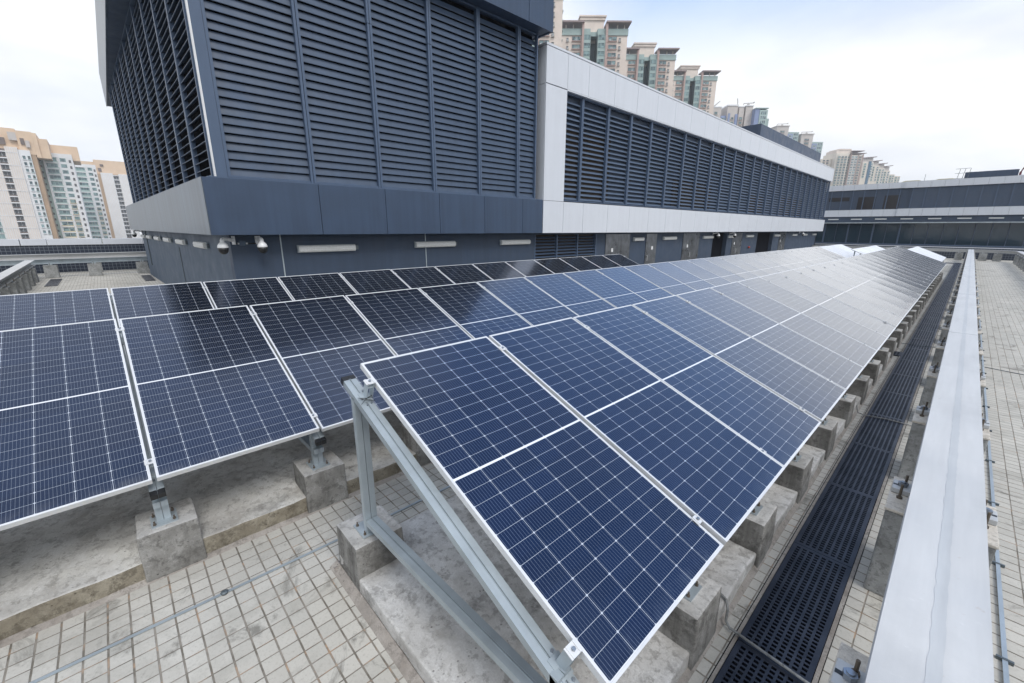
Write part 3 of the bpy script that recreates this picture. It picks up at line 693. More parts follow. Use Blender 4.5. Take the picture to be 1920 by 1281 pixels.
# lower fascia panels: tower (blue), long wing (silver)
J1 = [1.588, 3.765, 5.40, 7.03, 8.67, 10.31, 11.295]
g_ = .006
for a, b in zip(J1[:-1], J1[1:]): MB().box(XF-.04, XF, a+g_, b-g_, 2.24, 3.335).obj('fascia_panel', MAT['navy'], bld)
J2 = [11.31, 12.395, 13.57]
while J2[-1]+1.6335 < 52.9: J2.append(J2[-1]+1.6335)
J2.append(53.0)
me = {}
for i, (a, b) in enumerate(zip(J2[:-1], J2[1:])):
    for z0, z1 in ((2.24, 3.33), (6.97, 8.02)):
        key = (round(b-a, 2), z0)
        if key not in me: me[key] = MB().box(-.04, 0, g_, b-a-g_, 0, z1-z0).mesh('silver_panel', MAT['silver'])
        link('silver_panel', me[key], bld, (XF, a, z0))
# silver end column + return + coping
MB().box(XF-.04, XF, 11.316, 12.389, 3.342, 6.94).obj('silver_column', MAT['silver'], bld)
MB().box(XF-.55, XF-.042, 11.310, 11.35, 3.342, 6.94).box(XF-.55, XF-.042, 11.310, 11.35, 6.952, 8.02).obj('column_return', MAT['silver'], bld)
MB().box(XF-1.2, XF+.012, 11.300, 53.01, 8.035, 8.10).obj('coping', MAT['silver'], bld)
MB().box(XF-.35, XF-.0405, 11.36, 52.98, 2.30, 3.30).box(XF-.35, XF-.0405, 11.36, 52.98, 7.0, 8.03).box(XF-.35, XF-.0405, 1.7, 11.30, 2.30, 3.30).box(XF-.30, XF-.0405, 11.36, 12.38, 3.30, 7.0).obj('cladding_backing', MAT['dark'], bld)
MB().box(XF-.5, XF-.002, 12.395, 52.99, 6.93, 6.965).obj('soffit', MAT['silver'], bld)
MB().box(XE, XF-.36, 52.7, 53.0, 2.3, 8.03).box(XE, XF-1.21, 10.95, 53.0, 7.95, 8.0).obj('end_wall', MAT['navy'], bld)
# louvre bays
def louvre_mesh(wd, z0, z1, pitch, run, rise, lip=.018, mat='slat'):
    """rain louvre: blades with outer lip; local x outwards, y along the wall"""
    mb = MB(); n = int((z1-z0-.04)/pitch)
    for i in range(n):
        z = z0+.03+i*pitch
        prof = [(0, z), (0, z+lip), (-.012, z+lip+.002), (-run, z+rise), (-run-.010, z+rise-.006), (-.016, z)]
        mb.prism(prof, 0, wd, 1)
    return mb.mesh('louvre_blades', MAT[mat])
def bay(root, x, y0, y1, z0, z1, lm, back, rz=0, depth=.24, split=None, mw=.052, fx=.030, bx=-.035):
    """frame with blades as a sub-part; placed at (x, y0)"""
    wd = y1-y0
    f = MB()
    zs = [(z0, z1)] if not split else [(z0, split-.006), (split+.006, z1)]
    for a, b in zs: f.box(-.08, fx, 0, mw, a, b).box(-.08, fx, wd-mw, wd, a, b)
    f.box(-.08, .010, mw, wd-mw, z0, z0+.035).box(-.08, .010, mw, wd-mw, z1-.05, z1)
    fr = f.obj('louvre_frame', MAT['navylight'], root); fr.location = (x, y0, 0); fr.rotation_euler = (0, 0, rz)
    bl = link('louvre_blades', lm, fr, (bx, mw, 0))
    b = MB().box(-depth-.02, -depth, 0, wd, z0, z1).obj('back_panel', back, fr)
    return fr
TL0, TL1 = 3.37, 8.26
JT = [2.05, 3.72, 5.355, 6.985, 8.60, 10.19, 11.02]
lmT = {}
for a, b in zip(JT[:-1], JT[1:]):
    wd = b-a-.012-.104
    k_ = round(wd, 2)
    if k_ not in lmT: lmT[k_] = louvre_mesh(wd, TL0, TL1, .162, .050, .143, .012)
    bay(bld, XL+.02, a+.006, b-.006, TL0, TL1, lmT[k_], MAT['dark'], split=6.95)
# corner post of the tower
MB().box(XL-.3, XL+.045, 1.86, 2.052, TL0-.02, TL1).obj('corner_post', MAT['navylight'], bld)
MB().box(XL-.04, XL+.052, 1.832, 1.858, TL0-.02, TL1).obj('corner_trim', MAT['alu'], bld)
MB().box(XF-.30, XF-.0405, 1.70, 11.30, 3.30, 3.36).obj('sill', MAT['navylight'], bld)
# long wing bays
yb = 12.40; cuts = [12.40, 12.74+.67]
cuts = [12.42, 13.43]
while cuts[-1]+1.6335 < 52.8: cuts.append(cuts[-1]+1.6335)
cuts.append(52.85)
lmL = {}
brown = {0: 1, 1: 1, 2: 0}
for i, (a, b) in enumerate(zip(cuts[:-1], cuts[1:])):
    wd = b-a-.012-.104; k_ = round(wd, 2)
    if k_ not in lmL: lmL[k_] = louvre_mesh(wd, 3.40, 6.93, .168, .075, .088, .012, 'slat2')
    bay(bld, XL+.02, a+.006, b-.006, 3.37, 6.93, lmL[k_], MAT['dark'] if 0 else MAT['wallblue'], depth=.16)
for (a, b, z0, z1) in ((12.55, 15.5, 3.5, 5.9), (21.0, 25.6, 3.5, 4.75), (31.5, 34.5, 3.5, 4.7), (38.5, 44.8, 3.5, 4.9)):
    MB().box(XL-.145+.02, XL-.128+.02, a, b, z0, z1).obj('dark_opening', MAT['brownback'], bld)
# side louvres of the tower (egg-crate look)
sidebays = 11; sx0, sx1 = -10.72, -27.9
lw = (sx0-sx1)/sidebays; hyp = lw*math.sqrt(1+SK*SK)
ang = -math.pi/2 - 0.0 + math.atan(SK)
lmS = louvre_mesh(hyp-.012-.104, TL0, TL1, .162, .11, .075, .012)
for i in range(sidebays):
    xa = sx0-lw*(i+1)
    # local +x must face -Y (outwards), local +y must run along +X
    fr = bay(bld, 0, 0, hyp-.012, TL0, TL1, lmS, MAT['dark'], depth=.34, fx=.012, bx=-.004)
    fr.location = (xa, side_y(xa, 1.84, XF), 0); fr.rotation_euler = (0, 0, -math.pi/2+math.atan(SK))
# side lower fascia
def side_prism(y0, th, xa, xb, z0, z1, mat, name):
    a = [(xa, side_y(xa, y0, XF)), (xb, side_y(xb, y0, XF)), (xb, side_y(xb, y0, XF)+th), (xa, side_y(xa, y0, XF)+th)]
    return MB().prism(a, z0, z1, 2).obj(name, mat, bld)
xs = [XF-.042]+[-12.9-2.0*i for i in range(8)]+[-28.9]
for a, b in zip(xs[:-1], xs[1:]): side_prism(1.588, .04, a-.0015, b+.0015, 2.24, 3.335, MAT['greyside'], 'side_fascia_panel')
side_prism(1.63, .25, XF-.3, -28.8, 3.30, 3.362, MAT['navylight'], 'side_sill')
side_prism(1.95, .2, -27.9, -28.8, 3.362, 8.26, MAT['navylight'], 'side_end_post')
# top overhang
XO = -10.10
MB().box(XO-.06, XO, 1.15, 10.18-.0, 8.25, 10.6).box(XO-.06, XO, 10.20, 11.25, 8.25, 10.6).obj('top_fascia', MAT['navy'], bld)
a = [(XO-.062, 11.25), (XO-.062, 1.15), (-31.3, 1.36), (-31.3, 11.25)]
MB().prism(a, 8.27, 8.33, 2).obj('top_soffit', MAT['navy'], bld)
MB().box(-31.3, XO-.062, 11.19, 11.25, 8.25, 10.6).obj('top_fascia', MAT['navy'], bld)
a = [(XO-.0, 1.10), (-31.3, 1.31), (-31.3, 1.35), (XO-.0, 1.149)]
MB().prism(a, 8.25, 9.75, 2).obj('side_canopy_fascia', MAT['greyside'], bld)
MB().box(-31.3, XO-.1, 1.5, 11.1, 9.6, 9.7).obj('roof', MAT['navy'], bld)
# doors and low louvre
def door(y0, y1, lab=None, double=True):
    d = MB().box(XW+.002, XW+.030, y0, y1, .01, 2.165).obj('door', MAT['steeldoor'], bld)
    mid = (y0+y1)/2
    if double: MB().box(XW+.030, XW+.0315, mid-.006, mid+.006, .01, 2.165).obj('door_gap', MAT['black'], d)
    h = MB()
    for z in (.88, 1.12): h.box(XW+.031, XW+.075, mid-.16 if double else y0+.12, mid-.145 if double else y0+.135, z, z+.015)
    h.box(XW+.075, XW+.09, mid-.16 if double else y0+.12, mid-.145 if double else y0+.135, .88, 1.135)
    h.obj('door_handle', MAT['alu'], d)
    yy = mid-.45 if double else mid+.1
    MB().box(XW+.031, XW+.033, yy-.07, yy+.07, 1.40, 1.56).obj('door_sign', MAT['white'], d)
for a, b, dd in ((15.86, 17.79, 1), (19.27, 20.29, 0), (23.22, 25.27, 1), (30.4, 32.1, 1), (40.58, 42.32, 1)): door(a, b, double=bool(dd))
fr = MB().box(XW-.2, XW-.18, 11.4, 15.2, 0, 2.17).obj('low_louvre', MAT['brownback'], bld)
f = MB()
for y in (11.40, 12.63, 13.90, 15.14): f.box(XW-.1, XW+.012, y, y+.05, 0, 2.168)
f.obj('louvre_frame', MAT['navylight'], fr)
lw_ = MB()
for i in range(18):
    z = .03+i*.118; lw_.prism([(XW, z), (XW, z+.012), (XW-.08, z+.062), (XW-.085, z+.05)], 11.45, 15.14, 1)
lw_.obj('louvre_blades', MAT['slat'], fr)
# roof screen behind the silver coping
scr = thing('roof_screen', 'slate blue panelled screen wall standing on the roof behind the silver parapet', 'screen wall', (-11.6, 35, 8.0))
for i in range(9):
    MB().box(-.05, 0, i*1.93+.005, (i+1)*1.93-.005, 0, 1.55).obj('screen_panel', MAT['navy'], scr, fix=True)
MB().box(-.12, -.055, 0, 17.4, 0, 1.5).obj('frame', MAT['wallblue'], scr)
MB().box(-3.5, 0, -.06, -.001, 0, 1.55).obj('screen_panel', MAT['wallblue'], scr)
# wall lights
def light_parts(t, ln):
    MB().box(0, .055, -ln/2-.02, ln/2+.02, -.085, .085).obj('housing', MAT['galv'], t, bevel=.004)
    MB().prism([(.056, -.078), (.10, -.070), (.118, -.035), (.118, .035), (.10, .070), (.056, .078)], -ln/2, ln/2, 1).obj('diffuser', MAT['diffuser'], t)
    r = MB()
    for z in (-.025, .025): r.box(.1185, .1215, -ln/2+.01, ln/2-.01, z-.004, z+.004)
    r.obj('rib', MAT['white'], t)
    MB().box(.0, .05, ln/2+.025, ln/2+.10, -.05, .05).obj('junction_box', MAT['galvd'], t)
lt = thing('wall_light', 'long white tube light on the blue wall, first to the right of the cameras', 'wall light', (XW, 3.99, 1.90), group='tube lights on the building walls'); light_parts(lt, 1.36)
for y, lab in ((7.13, 'long white tube light on the blue wall, middle one under the tower'), (10.40, 'white tube light on the blue wall just before the low louvre'),
               (21.6, 'white tube light on the wall between the second and third steel doors'), (26.4, 'white tube light left of the first dark doorway'),
               (33.5, 'white tube light left of the second dark doorway'), (39.8, 'white tube light just past the second dark doorway'),
               (44.85, 'tube light left of the far dome camera'), (48.3, 'tube light right of the far dome camera'), (51.8, 'last tube light before the end of the wall')):
    dup(lt, lab, (XW, y, 1.93))
lt2 = thing('wall_light', 'short white tube light beside the narrow steel door', 'wall light', (XW, 18.5, 1.92), group='tube lights on the building walls'); light_parts(lt2, .85)
dup(lt2, 'short white tube light between the doorway and the fourth steel door', (XW, 30.0, 1.93))
for i, x in enumerate((-13.8, -16.85, -19.7, -22.4, -25.2, -27.6)):
    o = dup(lt, f"bulky tube light on the grey side wall, {ORD[i+1]} from the tower corner", (x, side_y(x), 1.94), (0, 0, -math.pi/2+math.atan(SK)))
# dome cameras
def camera_parts(t):
    # wall plate, elbow arm, white body, dark dome; local +x away from wall
    MB().box(0, .02, -.055, .055, -.09, .09).obj('wall_plate', MAT['white'], t, bevel=.003)
    m = MB(); pts = [(.02, 0, 0), (.16, 0, .03), (.27, 0, .035), (.315, 0, .015), (.32, 0, -.05)]
    rs = [.036, .034, .036, .040, .042]
    for i in range(4): m.cyl(pts[i], pts[i+1], rs[i], rs[i+1], n=12)
    m.obj('arm', MAT['white'], t, smooth=False)
    MB().lathe((.32, 0, -.05), [(.045, .02), (.062, .0), (.086, -.03), (.098, -.065), (.100, -.090), (.096, -.096)], 20).obj('housing', MAT['white'], t, smooth=True)
    MB().lathe((.32, 0, -.146), [(.095, -.001), (.095, -.035), (.088, -.070), (.070, -.102), (.045, -.122), (.02, -.131), (.004, -.133)], 20).obj('dome', MAT['black'], t, smooth=True)
c1 = thing('dome_camera', 'white dome camera on a bent arm at the tower corner', 'security camera', (XW, 2.12, 2.10), (0, 0, R(-48)), 'white dome cameras under the fascia'); camera_parts(c1)
c1.location = (XW-.0, 2.03, 2.12)
dup(c1, 'white dome camera on the blue front wall, right of the corner one', (XW, 2.50, 2.12), (0, 0, 0))
dup(c1, 'small dome camera on the far part of the wall between two tube lights', (XW, 46.4, 2.14), (0, 0, 0))
dup(c1, 'dome camera at the far end of the grey side wall', (-28.6, side_y(-28.6), 2.16), (0, 0, R(-100)))
dup(c1, 'dome camera beside the first dark doorway', (XW, 27.15, 2.14), (0, 0, R(20)))
dup(c1, 'dome camera right of the first dark doorway', (XW, 29.8, 2.14), (0, 0, R(20)))
j = thing('junction_box', 'blue junction box with black conduits between the two corner cameras', 'junction box', (XW, 2.19, 2.05))
MB().box(0, .06, -.06, .06, -.05, .06).obj('box', MAT['wallgrey'], j, bevel=.003)
q = MB().cyl((.03, .06, .0), (.03, .26, .0), .014).cyl((.03, -.06, .0), (.03, -.14, .0), .014); q.obj('conduit', MAT['black'], j)
MB().cyl((.03, .06, 0), (.03, .10, 0), .018).cyl((.03, -.06, 0), (.03, -.09, 0), .018).obj('gland', MAT['alu'], j)
al = thing('alarm_bell', 'small red alarm beacon low on the wall between the doorways', 'alarm', (XW+.02, 33.6, 1.15))
MB().lathe((0.05, 0, 0), [(.05, -.06), (.07, -.02), (.07, .04), (.03, .07)], 12).obj('beacon', flat('red_plastic', (.45, .05, .03), .4), al)
MB().box(-.02, 0.0, -.06, .06, -.08, .08).obj('wall_plate', MAT['galvd'], al)

# ------------------------------------------------------------------ parapets with cell glass
def parapet(label, x0, x1, y0, y1, ztop, ax, seg, zc=None):
    t = thing('parapet', label, 'parapet wall'); zc = zc or ztop-.27
    MB().box(x0, x1, y0, y1, 0, zc).obj('cell_glass', MAT['bipv'], t)
    a, b = (y0, y1) if ax == 1 else (x0, x1)
    random.seed(3); p = a; i = 0
    while p < b-.1:
        q = min(b, p+seg*random.choice((1, .45, 1, 1, .8)))
        if ax == 1: MB().box(x0-.1, x1+.06, p+.02, q-.02, zc+.004, ztop).obj('coping', MAT['silver'], t, bevel=.006)
        else: MB().box(p+.004, q-.004, y0-.06, y1+.1, zc+.004, ztop).obj('coping', MAT['silver'], t, bevel=.006)
        p = q
    return t
parapet('parapet clad with dark cell glass and topped by pale coping beside the tower', -33.4, -33.15, -7.4, 9.0, 1.74, 1, 2.1, 1.42)
pt = thing('parapet', 'low dark parapet with a thin blue rail in front of the far glass building', 'parapet wall')
MB().box(-33, 4.6, 54.0, 54.2, 0, .92).obj('cell_glass', MAT['bipv'], pt)
MB().box(-33, 4.6, 53.96, 54.25, .924, .985).obj('coping', MAT['silver'], pt)
MB().box(-33, 4.6, 54.05, 54.12, 1.05, 1.115).obj('top_rail', MAT['navylight'], pt)
MB().box(4.35, 4.6, -7, 53.9, 0, 1.1).obj('side_parapet', MAT['silver'], pt)
# outer rail beyond the side crossing rail
t4 = thing('gondola_rail', 'second crossing rail close to the side parapet', 'rail beam')
sweep('beam', [(-32.0, -7.3), (-32.0, 6.0)], 1.02, MAT['beam'], t4)
for y in (-6, -3.2, -.4, 2.4, 5.2): MB().box(-32.12, -31.88, y-.12, y+.12, 0, .798).obj('support', MAT['plinth'], t4)

# ------------------------------------------------------------------ far plant building across the roof
fb = thing('far_plant_building', 'long low building with silver bands and a dark glass strip across the roof', 'building', (0, 72, 0))
fy = 0
MB().box(-24, 14, .15, 14, -60, 7.9).box(-24, 14, .03, .15, 3.2, 4.02).obj('wall', MAT['wallblue'], fb)
X0 = -24
def run(z0, z1, x0, x1, step, y0, y1, mat, name):
    x = x0
    while x < x1-.05:
        MB().box(x+.008, min(x+step, x1)-.008, y0, y1, z0, z1).obj(name, mat, fb); x += step
run(7.33, 8.0, -24.2, -6.7, 1.145, -.12, .149, MAT['silver'], 'silver_panel')
run(7.30, 8.04, -6.7, 14, 1.145, -.28, .149, MAT['silver'], 'silver_panel')
run(4.05, 4.88, -24.2, -6.9, 1.145, -.12, .149, MAT['silver'], 'silver_panel')
run(4.05, 4.92, -6.9, 14, 1.145, -.28, .149, MAT['silver'], 'silver_panel')
x = -24.2
fblm = None
i = 0
while x < 13.5:
    b = x < -6.8
    y = .06 if b else -.10
    if b:
        p = MB().box(x+.06, x+1.085, y, .14, 4.90, 7.32).obj('wall_panel', MAT['wallblue'], fb)
    else:
        m = MB()
        for j in range(22): m.prism([(y, 4.95+j*.108), (y+.01, 4.95+j*.108+.085), (y+.05, 4.95+j*.108+.09), (y+.05, 4.95+j*.108)], x+.06, x+1.085, 0)
        m.obj('louvre', MAT['slat'], fb)
        MB().box(x, x+1.145, y+.051, .149, 4.93, 7.29).obj('louvre_back', MAT['wallblue'], fb)
    MB().box(x-.045, x+.055, y-.05, .14, 4.93, 7.29).obj('mullion', MAT['navylight'], fb)
    x += 1.145; i += 1
dkw = flat('dark_window_glass', (.018, .016, .018), .25)
for a, b, z0, z1 in ((-14.1, -11.9, 6.0, 6.5), (-11.0, -9.2, 4.95, 6.45), (-8.4, -6.9, 4.95, 6.55)): MB().box(a, b, .045, .0595, z0, z1).obj('window', dkw, fb)
MB().box(-24, 14, -.9, .149, 3.20, 3.32).obj('canopy', MAT['galv'], fb)
tg = NT('green_black_glass'); gl = tg.fin((.016, .038, .058), tg.rng(tg.noise(tg.geo(), .8, 4), .3, .7, .03, .09), 0.0, ior=1.45)
x = -24.2; i = 0
while x < 13:
    pn = MB().box(x+.04, x+1.24, .02, .149, .74, 3.19).obj('window_pane', gl, fb)
    w_ = .17 if (i % 2 == 0 and x < -5.5) else .05
    MB().box(x-w_/2+.02, x+w_/2+.02, -.06, .019, .74, 3.195).obj('mullion', MAT['navylight'], fb)
    x += 1.28; i += 1
MB().box(-24, 14, -.15, .149, .62, .735).obj('sill', MAT['navylight'], fb)
lf = None
for k in range(13):
    x = -13.2+2.45*k if k < 3 else -13.2+2.45*k
    if lf is None:
        lf = thing('wall_light', 'tube light on the far building band, first from the near building', 'wall light', (x, 72.03, 3.72), group='tube lights on the far building')
        MB().box(-.55, .55, -.10, -.002, -.06, .06).obj('diffuser', MAT['diffuser'], lf); MB().box(-.58, .58, -.0015, .0, -.07, .07).obj('housing', MAT['galv'], lf)
    else: dup(lf, f"tube light on the far building band, {ORD[k+1]} from the near building", (x, 72.03, 3.72))
# roof items
yl = flat('yellow_fibreglass', (.52, .48, .32), .6)
for x, lab in ((-6.3, 'low yellowish roof hatch, nearer the near building'), (-3.4, 'low yellowish roof hatch beside the aerial frame')):
    t = thing('roof_hatch', lab, 'roof hatch', (x, 74.2, 8.0)); MB().prism([(-.95, 0), (.95, 0), (.95, .14), (.6, .26), (-.6, .26), (-.95, .14)], -.8, .8, 1).obj('cover', yl, t); MB().box(-1, 1, -.9, .9, -.1, .0).obj('curb', MAT['galv'], t)
t = thing('roof_box', 'dark slate plant screen on top of the far building', 'screen wall', (-1.9, 74.2, 7.9))
for i in range(4): MB().box(i*1.03+.008, i*1.03+1.022, 0, .06, 0, 1.0).obj('screen_panel', MAT['navy'], t)
MB().box(0, 4.12, .062, 2, 0, .95).obj('body', MAT['wallblue'], t)
MB().box(4.2, 9.3, -.4, 2, -.05, .35).obj('coping', MAT['silver'], t)
t = thing('aerial_frame', 'thin metal aerial frame sticking up beside the dark roof screen', 'aerial', (-2.5, 74.0, 8.0))
m = MB()
for x in (0, .42, .85): m.cyl((x, 0, -.1), (x+.15, 0, 1.32), .022, n=6)
for z in (.25, .8, 1.3): m.cyl((-.25, 0, z), (.95, 0, z+.02), .018, n=6)
m.obj('bars', MAT['galvd'], t)
t = thing('lightning_rod', 'thin vertical rod on the far building between the two hatches', 'rod', (-5.25, 74, 8.0)); MB().cyl((0, 0, -.1), (0, 0, .95), .02, n=6).obj('rod', MAT['galvd'], t)
t = thing('crane_jib', 'dark red davit arm on the roof of the far building', 'davit', (2.35, 74.0, 8.2))
MB().cyl((0, 0, -.3), (0, 0, .4), .09, n=8).obj('foot', flat('dark_red_paint', (.12, .02, .03), .5), t); MB().cyl((0, 0, .35), (.55, 0, 2.0), .055, n=8).obj('arm', flat('dark_red_paint_arm', (.12, .02, .03), .5), t)

# ------------------------------------------------------------------ city towers
CM = dict(cream=flat('cream_tower_render', (.66, .58, .52), .85, var=.07, scale=.4), teal=flat('teal_tower_tiles', (.31, .40, .39), .7, var=.1, scale=.5),
          tealdk=flat('dark_teal_recess', (.13, .165, .18), .8, var=.1), pink=flat('pink_tower_pilaster', (.42, .31, .285), .8, var=.08), red=flat('maroon_canopy', (.27, .215, .215), .7),
          orange=flat('orange_estate_render', (.66, .50, .36), .85, var=.07, scale=.3), white=flat('white_estate_render', (.72, .73, .745), .85, var=.05, scale=.3),
          beige=flat('beige_ribbed_render', (.70, .64, .59), .85, var=.05, scale=.4), tan=flat('tan_estate_side', (.42, .30, .20), .85, var=.1, scale=.3), mint=flat('mint_estate_tiles', (.36, .48, .455), .7, var=.1, scale=.4),
          yellow=flat('pale_yellow_tiles', (.60, .52, .35), .7, var=.1), glass=None, gdark=flat('dark_tower_window', (.075, .085, .095), .3, var=.5, scale=.35), brown=flat('brown_recess', (.16, .13, .12), .8, var=.15, scale=.5),
          ledge=flat('grey_ledge', (.36, .35, .34), .8), lilac=flat('lilac_tower_tiles', (.22, .28, .45), .7, var=.08, scale=.4), greybeige=flat('grey_beige_tower', (.52, .485, .46), .85, var=.06, scale=.4), crm2=flat('pale_cream_tower', (.66, .61, .54), .85, var=.06, scale=.4),
          bluegl=flat('deep_blue_glass_strip', (.05, .13, .21), .3, var=.2))
def wglass():
    t = NT('tower_window_glass'); v = t.geo(); a = t.n('ShaderNodeTexWhiteNoise', noise_dimensions='3D')
    s = t.n('ShaderNodeVectorMath', operation='SNAP'); t.l(v, s.inputs[0]); s.inputs[1].default_value = (.9, .9, 1.15); t.l(s.outputs[0], a.inputs['Vector'])
    return t.fin(t.mix(a.outputs[0], (.05, .085, .10), (.24, .36, .37)), .2)
CM['glass'] = wglass()
WM = {}
def win_mesh(wd, ht, mat='glass', ledge=True, frame='ledge'):
    """window unit facing local -Y: frame, mullions and sill in one small mesh with three slots"""
    k = (round(wd, 2), round(ht, 2), mat, ledge, frame)
    if k not in WM:
        m = MB(); m.box(-wd/2, wd/2, -.06, .05, 0, ht, 0)
        m.box(-wd/2-.08, -wd/2, -.14, .05, -.08, ht+.08, 1).box(wd/2, wd/2+.08, -.14, .05, -.08, ht+.08, 1)
        n = max(1, int(wd/.9))
        for i in range(1, n): m.box(-wd/2+i*wd/n-.04, -wd/2+i*wd/n+.04, -.12, -.061, 0, ht, 1)
        if ledge: m.box(-wd/2-.15, wd/2+.15, -.42, .05, -.30, -.085, 1)
        m.box(-wd/2, wd/2, -.14, .05, ht, ht+.08, 1)
        WM[k] = m.mesh('window', [CM[mat], CM[frame]], fix=False)
    return WM[k]
def windows(t, x, y, zs, wd, ht, mat='glass', ledge=True, frame='ledge', rz=0):
    me = win_mesh(wd, ht, mat, ledge, frame)
    for z in zs: link('window', me, t, (x, y, z), (0, 0, rz))
TH = math.atan2(.72796, .68562)
def yaw_loc(u, d, z=0): return (u*.68562 - d*.72796, u*.72796 + d*.68562, z)
ZF = -60
# four matching cream and teal towers stepping away to the right of the plant tower
acm = MB().box(-.22, .22, -.42, -.12, 0, .42, 0).box(-.15, .15, -.425, -.421, .06, .36, 1).mesh('air_conditioner', [CM['white'], CM['tealdk']], fix=False)
def cream_tower(label, u0, d, ztop):
    t = thing('apartment_tower', label, 'tower block', yaw_loc(u0, d), (0, 0, TH), 'cream and teal apartment towers')
    H = ztop; W = 21.0
    MB().box(0, 9.1, 0, 14, ZF, H-1.8).box(11.4, W, 0, 14, ZF, H-1.8).box(9.1, 11.4, 3.5, 14, ZF, H-1.8).obj('wall', CM['cream'], t)
    MB().box(-.15, 9.1, -.3, 14, H-1.79, H).box(11.4, W+.15, -.3, 14, H-1.79, H).box(9.1, 11.4, .6, 14, H-1.79, H-.6).obj('parapet', CM['teal'], t)
    MB().box(6.9, 9.15, -.9, .0, ZF, H-1.8).box(11.35, 13.9, -.9, .0, ZF, H-1.8).obj('bay', CM['teal'], t)
    MB().box(9.15, 11.35, 3.3, 3.49, ZF, H-2.8).box(9.101, 9.15, -.9, 3.3, ZF, H-1.85).box(11.35, 11.399, -.9, 3.3, ZF, H-1.85).obj('recess', CM['tealdk'], t)
    MB().box(6.35, 6.95, -1.1, .3, ZF, H+1.3).box(13.9, 14.55, -1.1, .3, ZF, H+1.3).obj('pilaster', CM['pink'], t)
    MB().box(-.3, 6.95, -1.6, 3.2, H+1.3, H+1.75).box(13.9, W+.7, -1.6, 3.2, H+1.3, H+1.75).obj('canopy', CM['red'], t)
    m = MB()
    for x in (1.2, 3.6, 17.6, 19.8): m.box(x, x+.3, .4, .7, H, H+1.3)
    m.obj('canopy_post', CM['cream'], t)
    MB().box(6.6, 14.0, 4, 11, H-1.8, H+4.0).obj('penthouse', CM['cream'], t)
    MB().box(6.2, 14.4, 3.6, 11.4, H+4.0, H+4.5).box(5.9, 14.7, 3.3, 11.7, H+4.8, H+5.25).box(6.3, 14.3, 3.7, 11.3, H+4.5, H+4.8).obj('cornice', CM['cream'], t)
    zs = [H-3.25-2.25*i for i in range(9)]
    windows(t, 4.7, 0, zs, 2.6, 1.15, frame='pink'); windows(t, 16.3, 0, zs, 2.6, 1.15, frame='pink')
    windows(t, 8.05, -.9, zs, 1.9, 1.3, ledge=False, frame='teal'); windows(t, 12.6, -.9, zs, 1.9, 1.3, ledge=False, frame='teal')
    windows(t, 1.9, 0, [z-.1 for z in zs], .55, .8, 'gdark'); windows(t, 18.6, 0, [z-.1 for z in zs], .55, .8, 'gdark')
    for z in zs:
        for xx in (1.9, 18.6): link('air_conditioner', acm, t, (xx, -.05, z-.12))
        for xx in (5.0, 16.0): link('air_conditioner', acm, t, (xx+random.uniform(-.7, .7), -.08, z-.10))
    windows(t, W, 3, zs, 1.9, 1.2, ledge=True, frame='teal', rz=math.pi/2)
cream_tower('cream and teal apartment tower rising out of the picture beside the tower overhang', -7.9, 128, 61.4)
cream_tower('tallest fully seen cream and teal apartment tower, with maroon canopies', 15.8, 155, 63.6)
cream_tower('middle cream and teal apartment tower between its two neighbours', 40.3, 180, 65.3)
cream_tower('lowest cream and teal apartment tower, last before the satellite roofs', 68.0, 206, 66.4)
# grey roof blocks with gondola machines
def gondola(t, x, y, z, l=5):
    m = MB().box(x-.5, x+.5, y-.4, y+.4, z, z+1.0).obar((x-l/2, y, z+1.3), (x+l/2, y, z+1.6), .35, .35).cyl((x-l/2, y, z+1.3), (x-l/2-.2, y, z+.6), .18, n=6).cyl((x+l/2, y, z+1.6), (x+l/2+.6, y, z+2.0), .35, n=6)
    m.obj('cleaning_gondola', CM['ledge'], t)
t = thing('apartment_tower', 'grey capped tower top with a crane arm just right of the cream towers', 'tower block', yaw_loc(107, 250), (0, 0, TH))
MB().box(0, 5.2, 0, 8, ZF, 65.2).obj('wall', CM['greybeige'], t); MB().box(-.2, 5.5, -.2, 8, 65.2, 65.7).obj('cornice', CM['white'], t); MB().cyl((1, 0, 65.7), (4, 0, 68.2), .25, n=6).obj('crane_arm', CM['ledge'], t)
windows(t, 2.5, 0, [62-2.2*i for i in range(4)], 1.5, 1.1)
t = thing('apartment_tower', 'grey and lilac tower group with rooftop cleaning cranes behind the silver parapet', 'tower block', yaw_loc(115.6, 250), (0, 0, TH))
MB().box(0, 5.4, 0, 8, ZF, 66.0).box(6.4, 9.2, .5, 8, ZF, 65.6).box(9.8, 13.6, 0, 8, ZF, 66.0).obj('wall', CM['greybeige'], t)
MB().box(-.2, 5.6, -.3, 8, 66.0, 66.6).box(6.3, 9.3, .3, 8, 65.6, 66.1).box(9.6, 13.9, -.3, 8, 66.0, 66.4).obj('cornice', CM['white'], t)
MB().box(-3.0, -.1, .6, 6, ZF, 61.4).box(.6, 1.6, -.3, 0, ZF, 62.4).box(4.3, 5.6, -.4, 0, ZF, 62).obj('bay', CM['lilac'], t)
gondola(t, 11.8, 2, 66.4, 5); MB().cyl((5.2, 0, 66.2), (4.6, 0, 69.6), .2, n=6).obj('crane_arm', CM['ledge'], t)
windows(t, -1.6, .6, [59-2.2*i for i in range(3)], 1.8, 1.2, frame='teal'); windows(t, 3.0, 0, [59.6-2.2*i for i in range(3)], 1.2, .9); windows(t, 7.8, .5, [59.5-2.2*i for i in range(4)], 1.6, 1.2, frame='pink')
t = thing('apartment_tower', 'narrow lilac and green glass tower behind the start of the roof screen', 'tower block', yaw_loc(129.0, 247), (0, 0, TH))
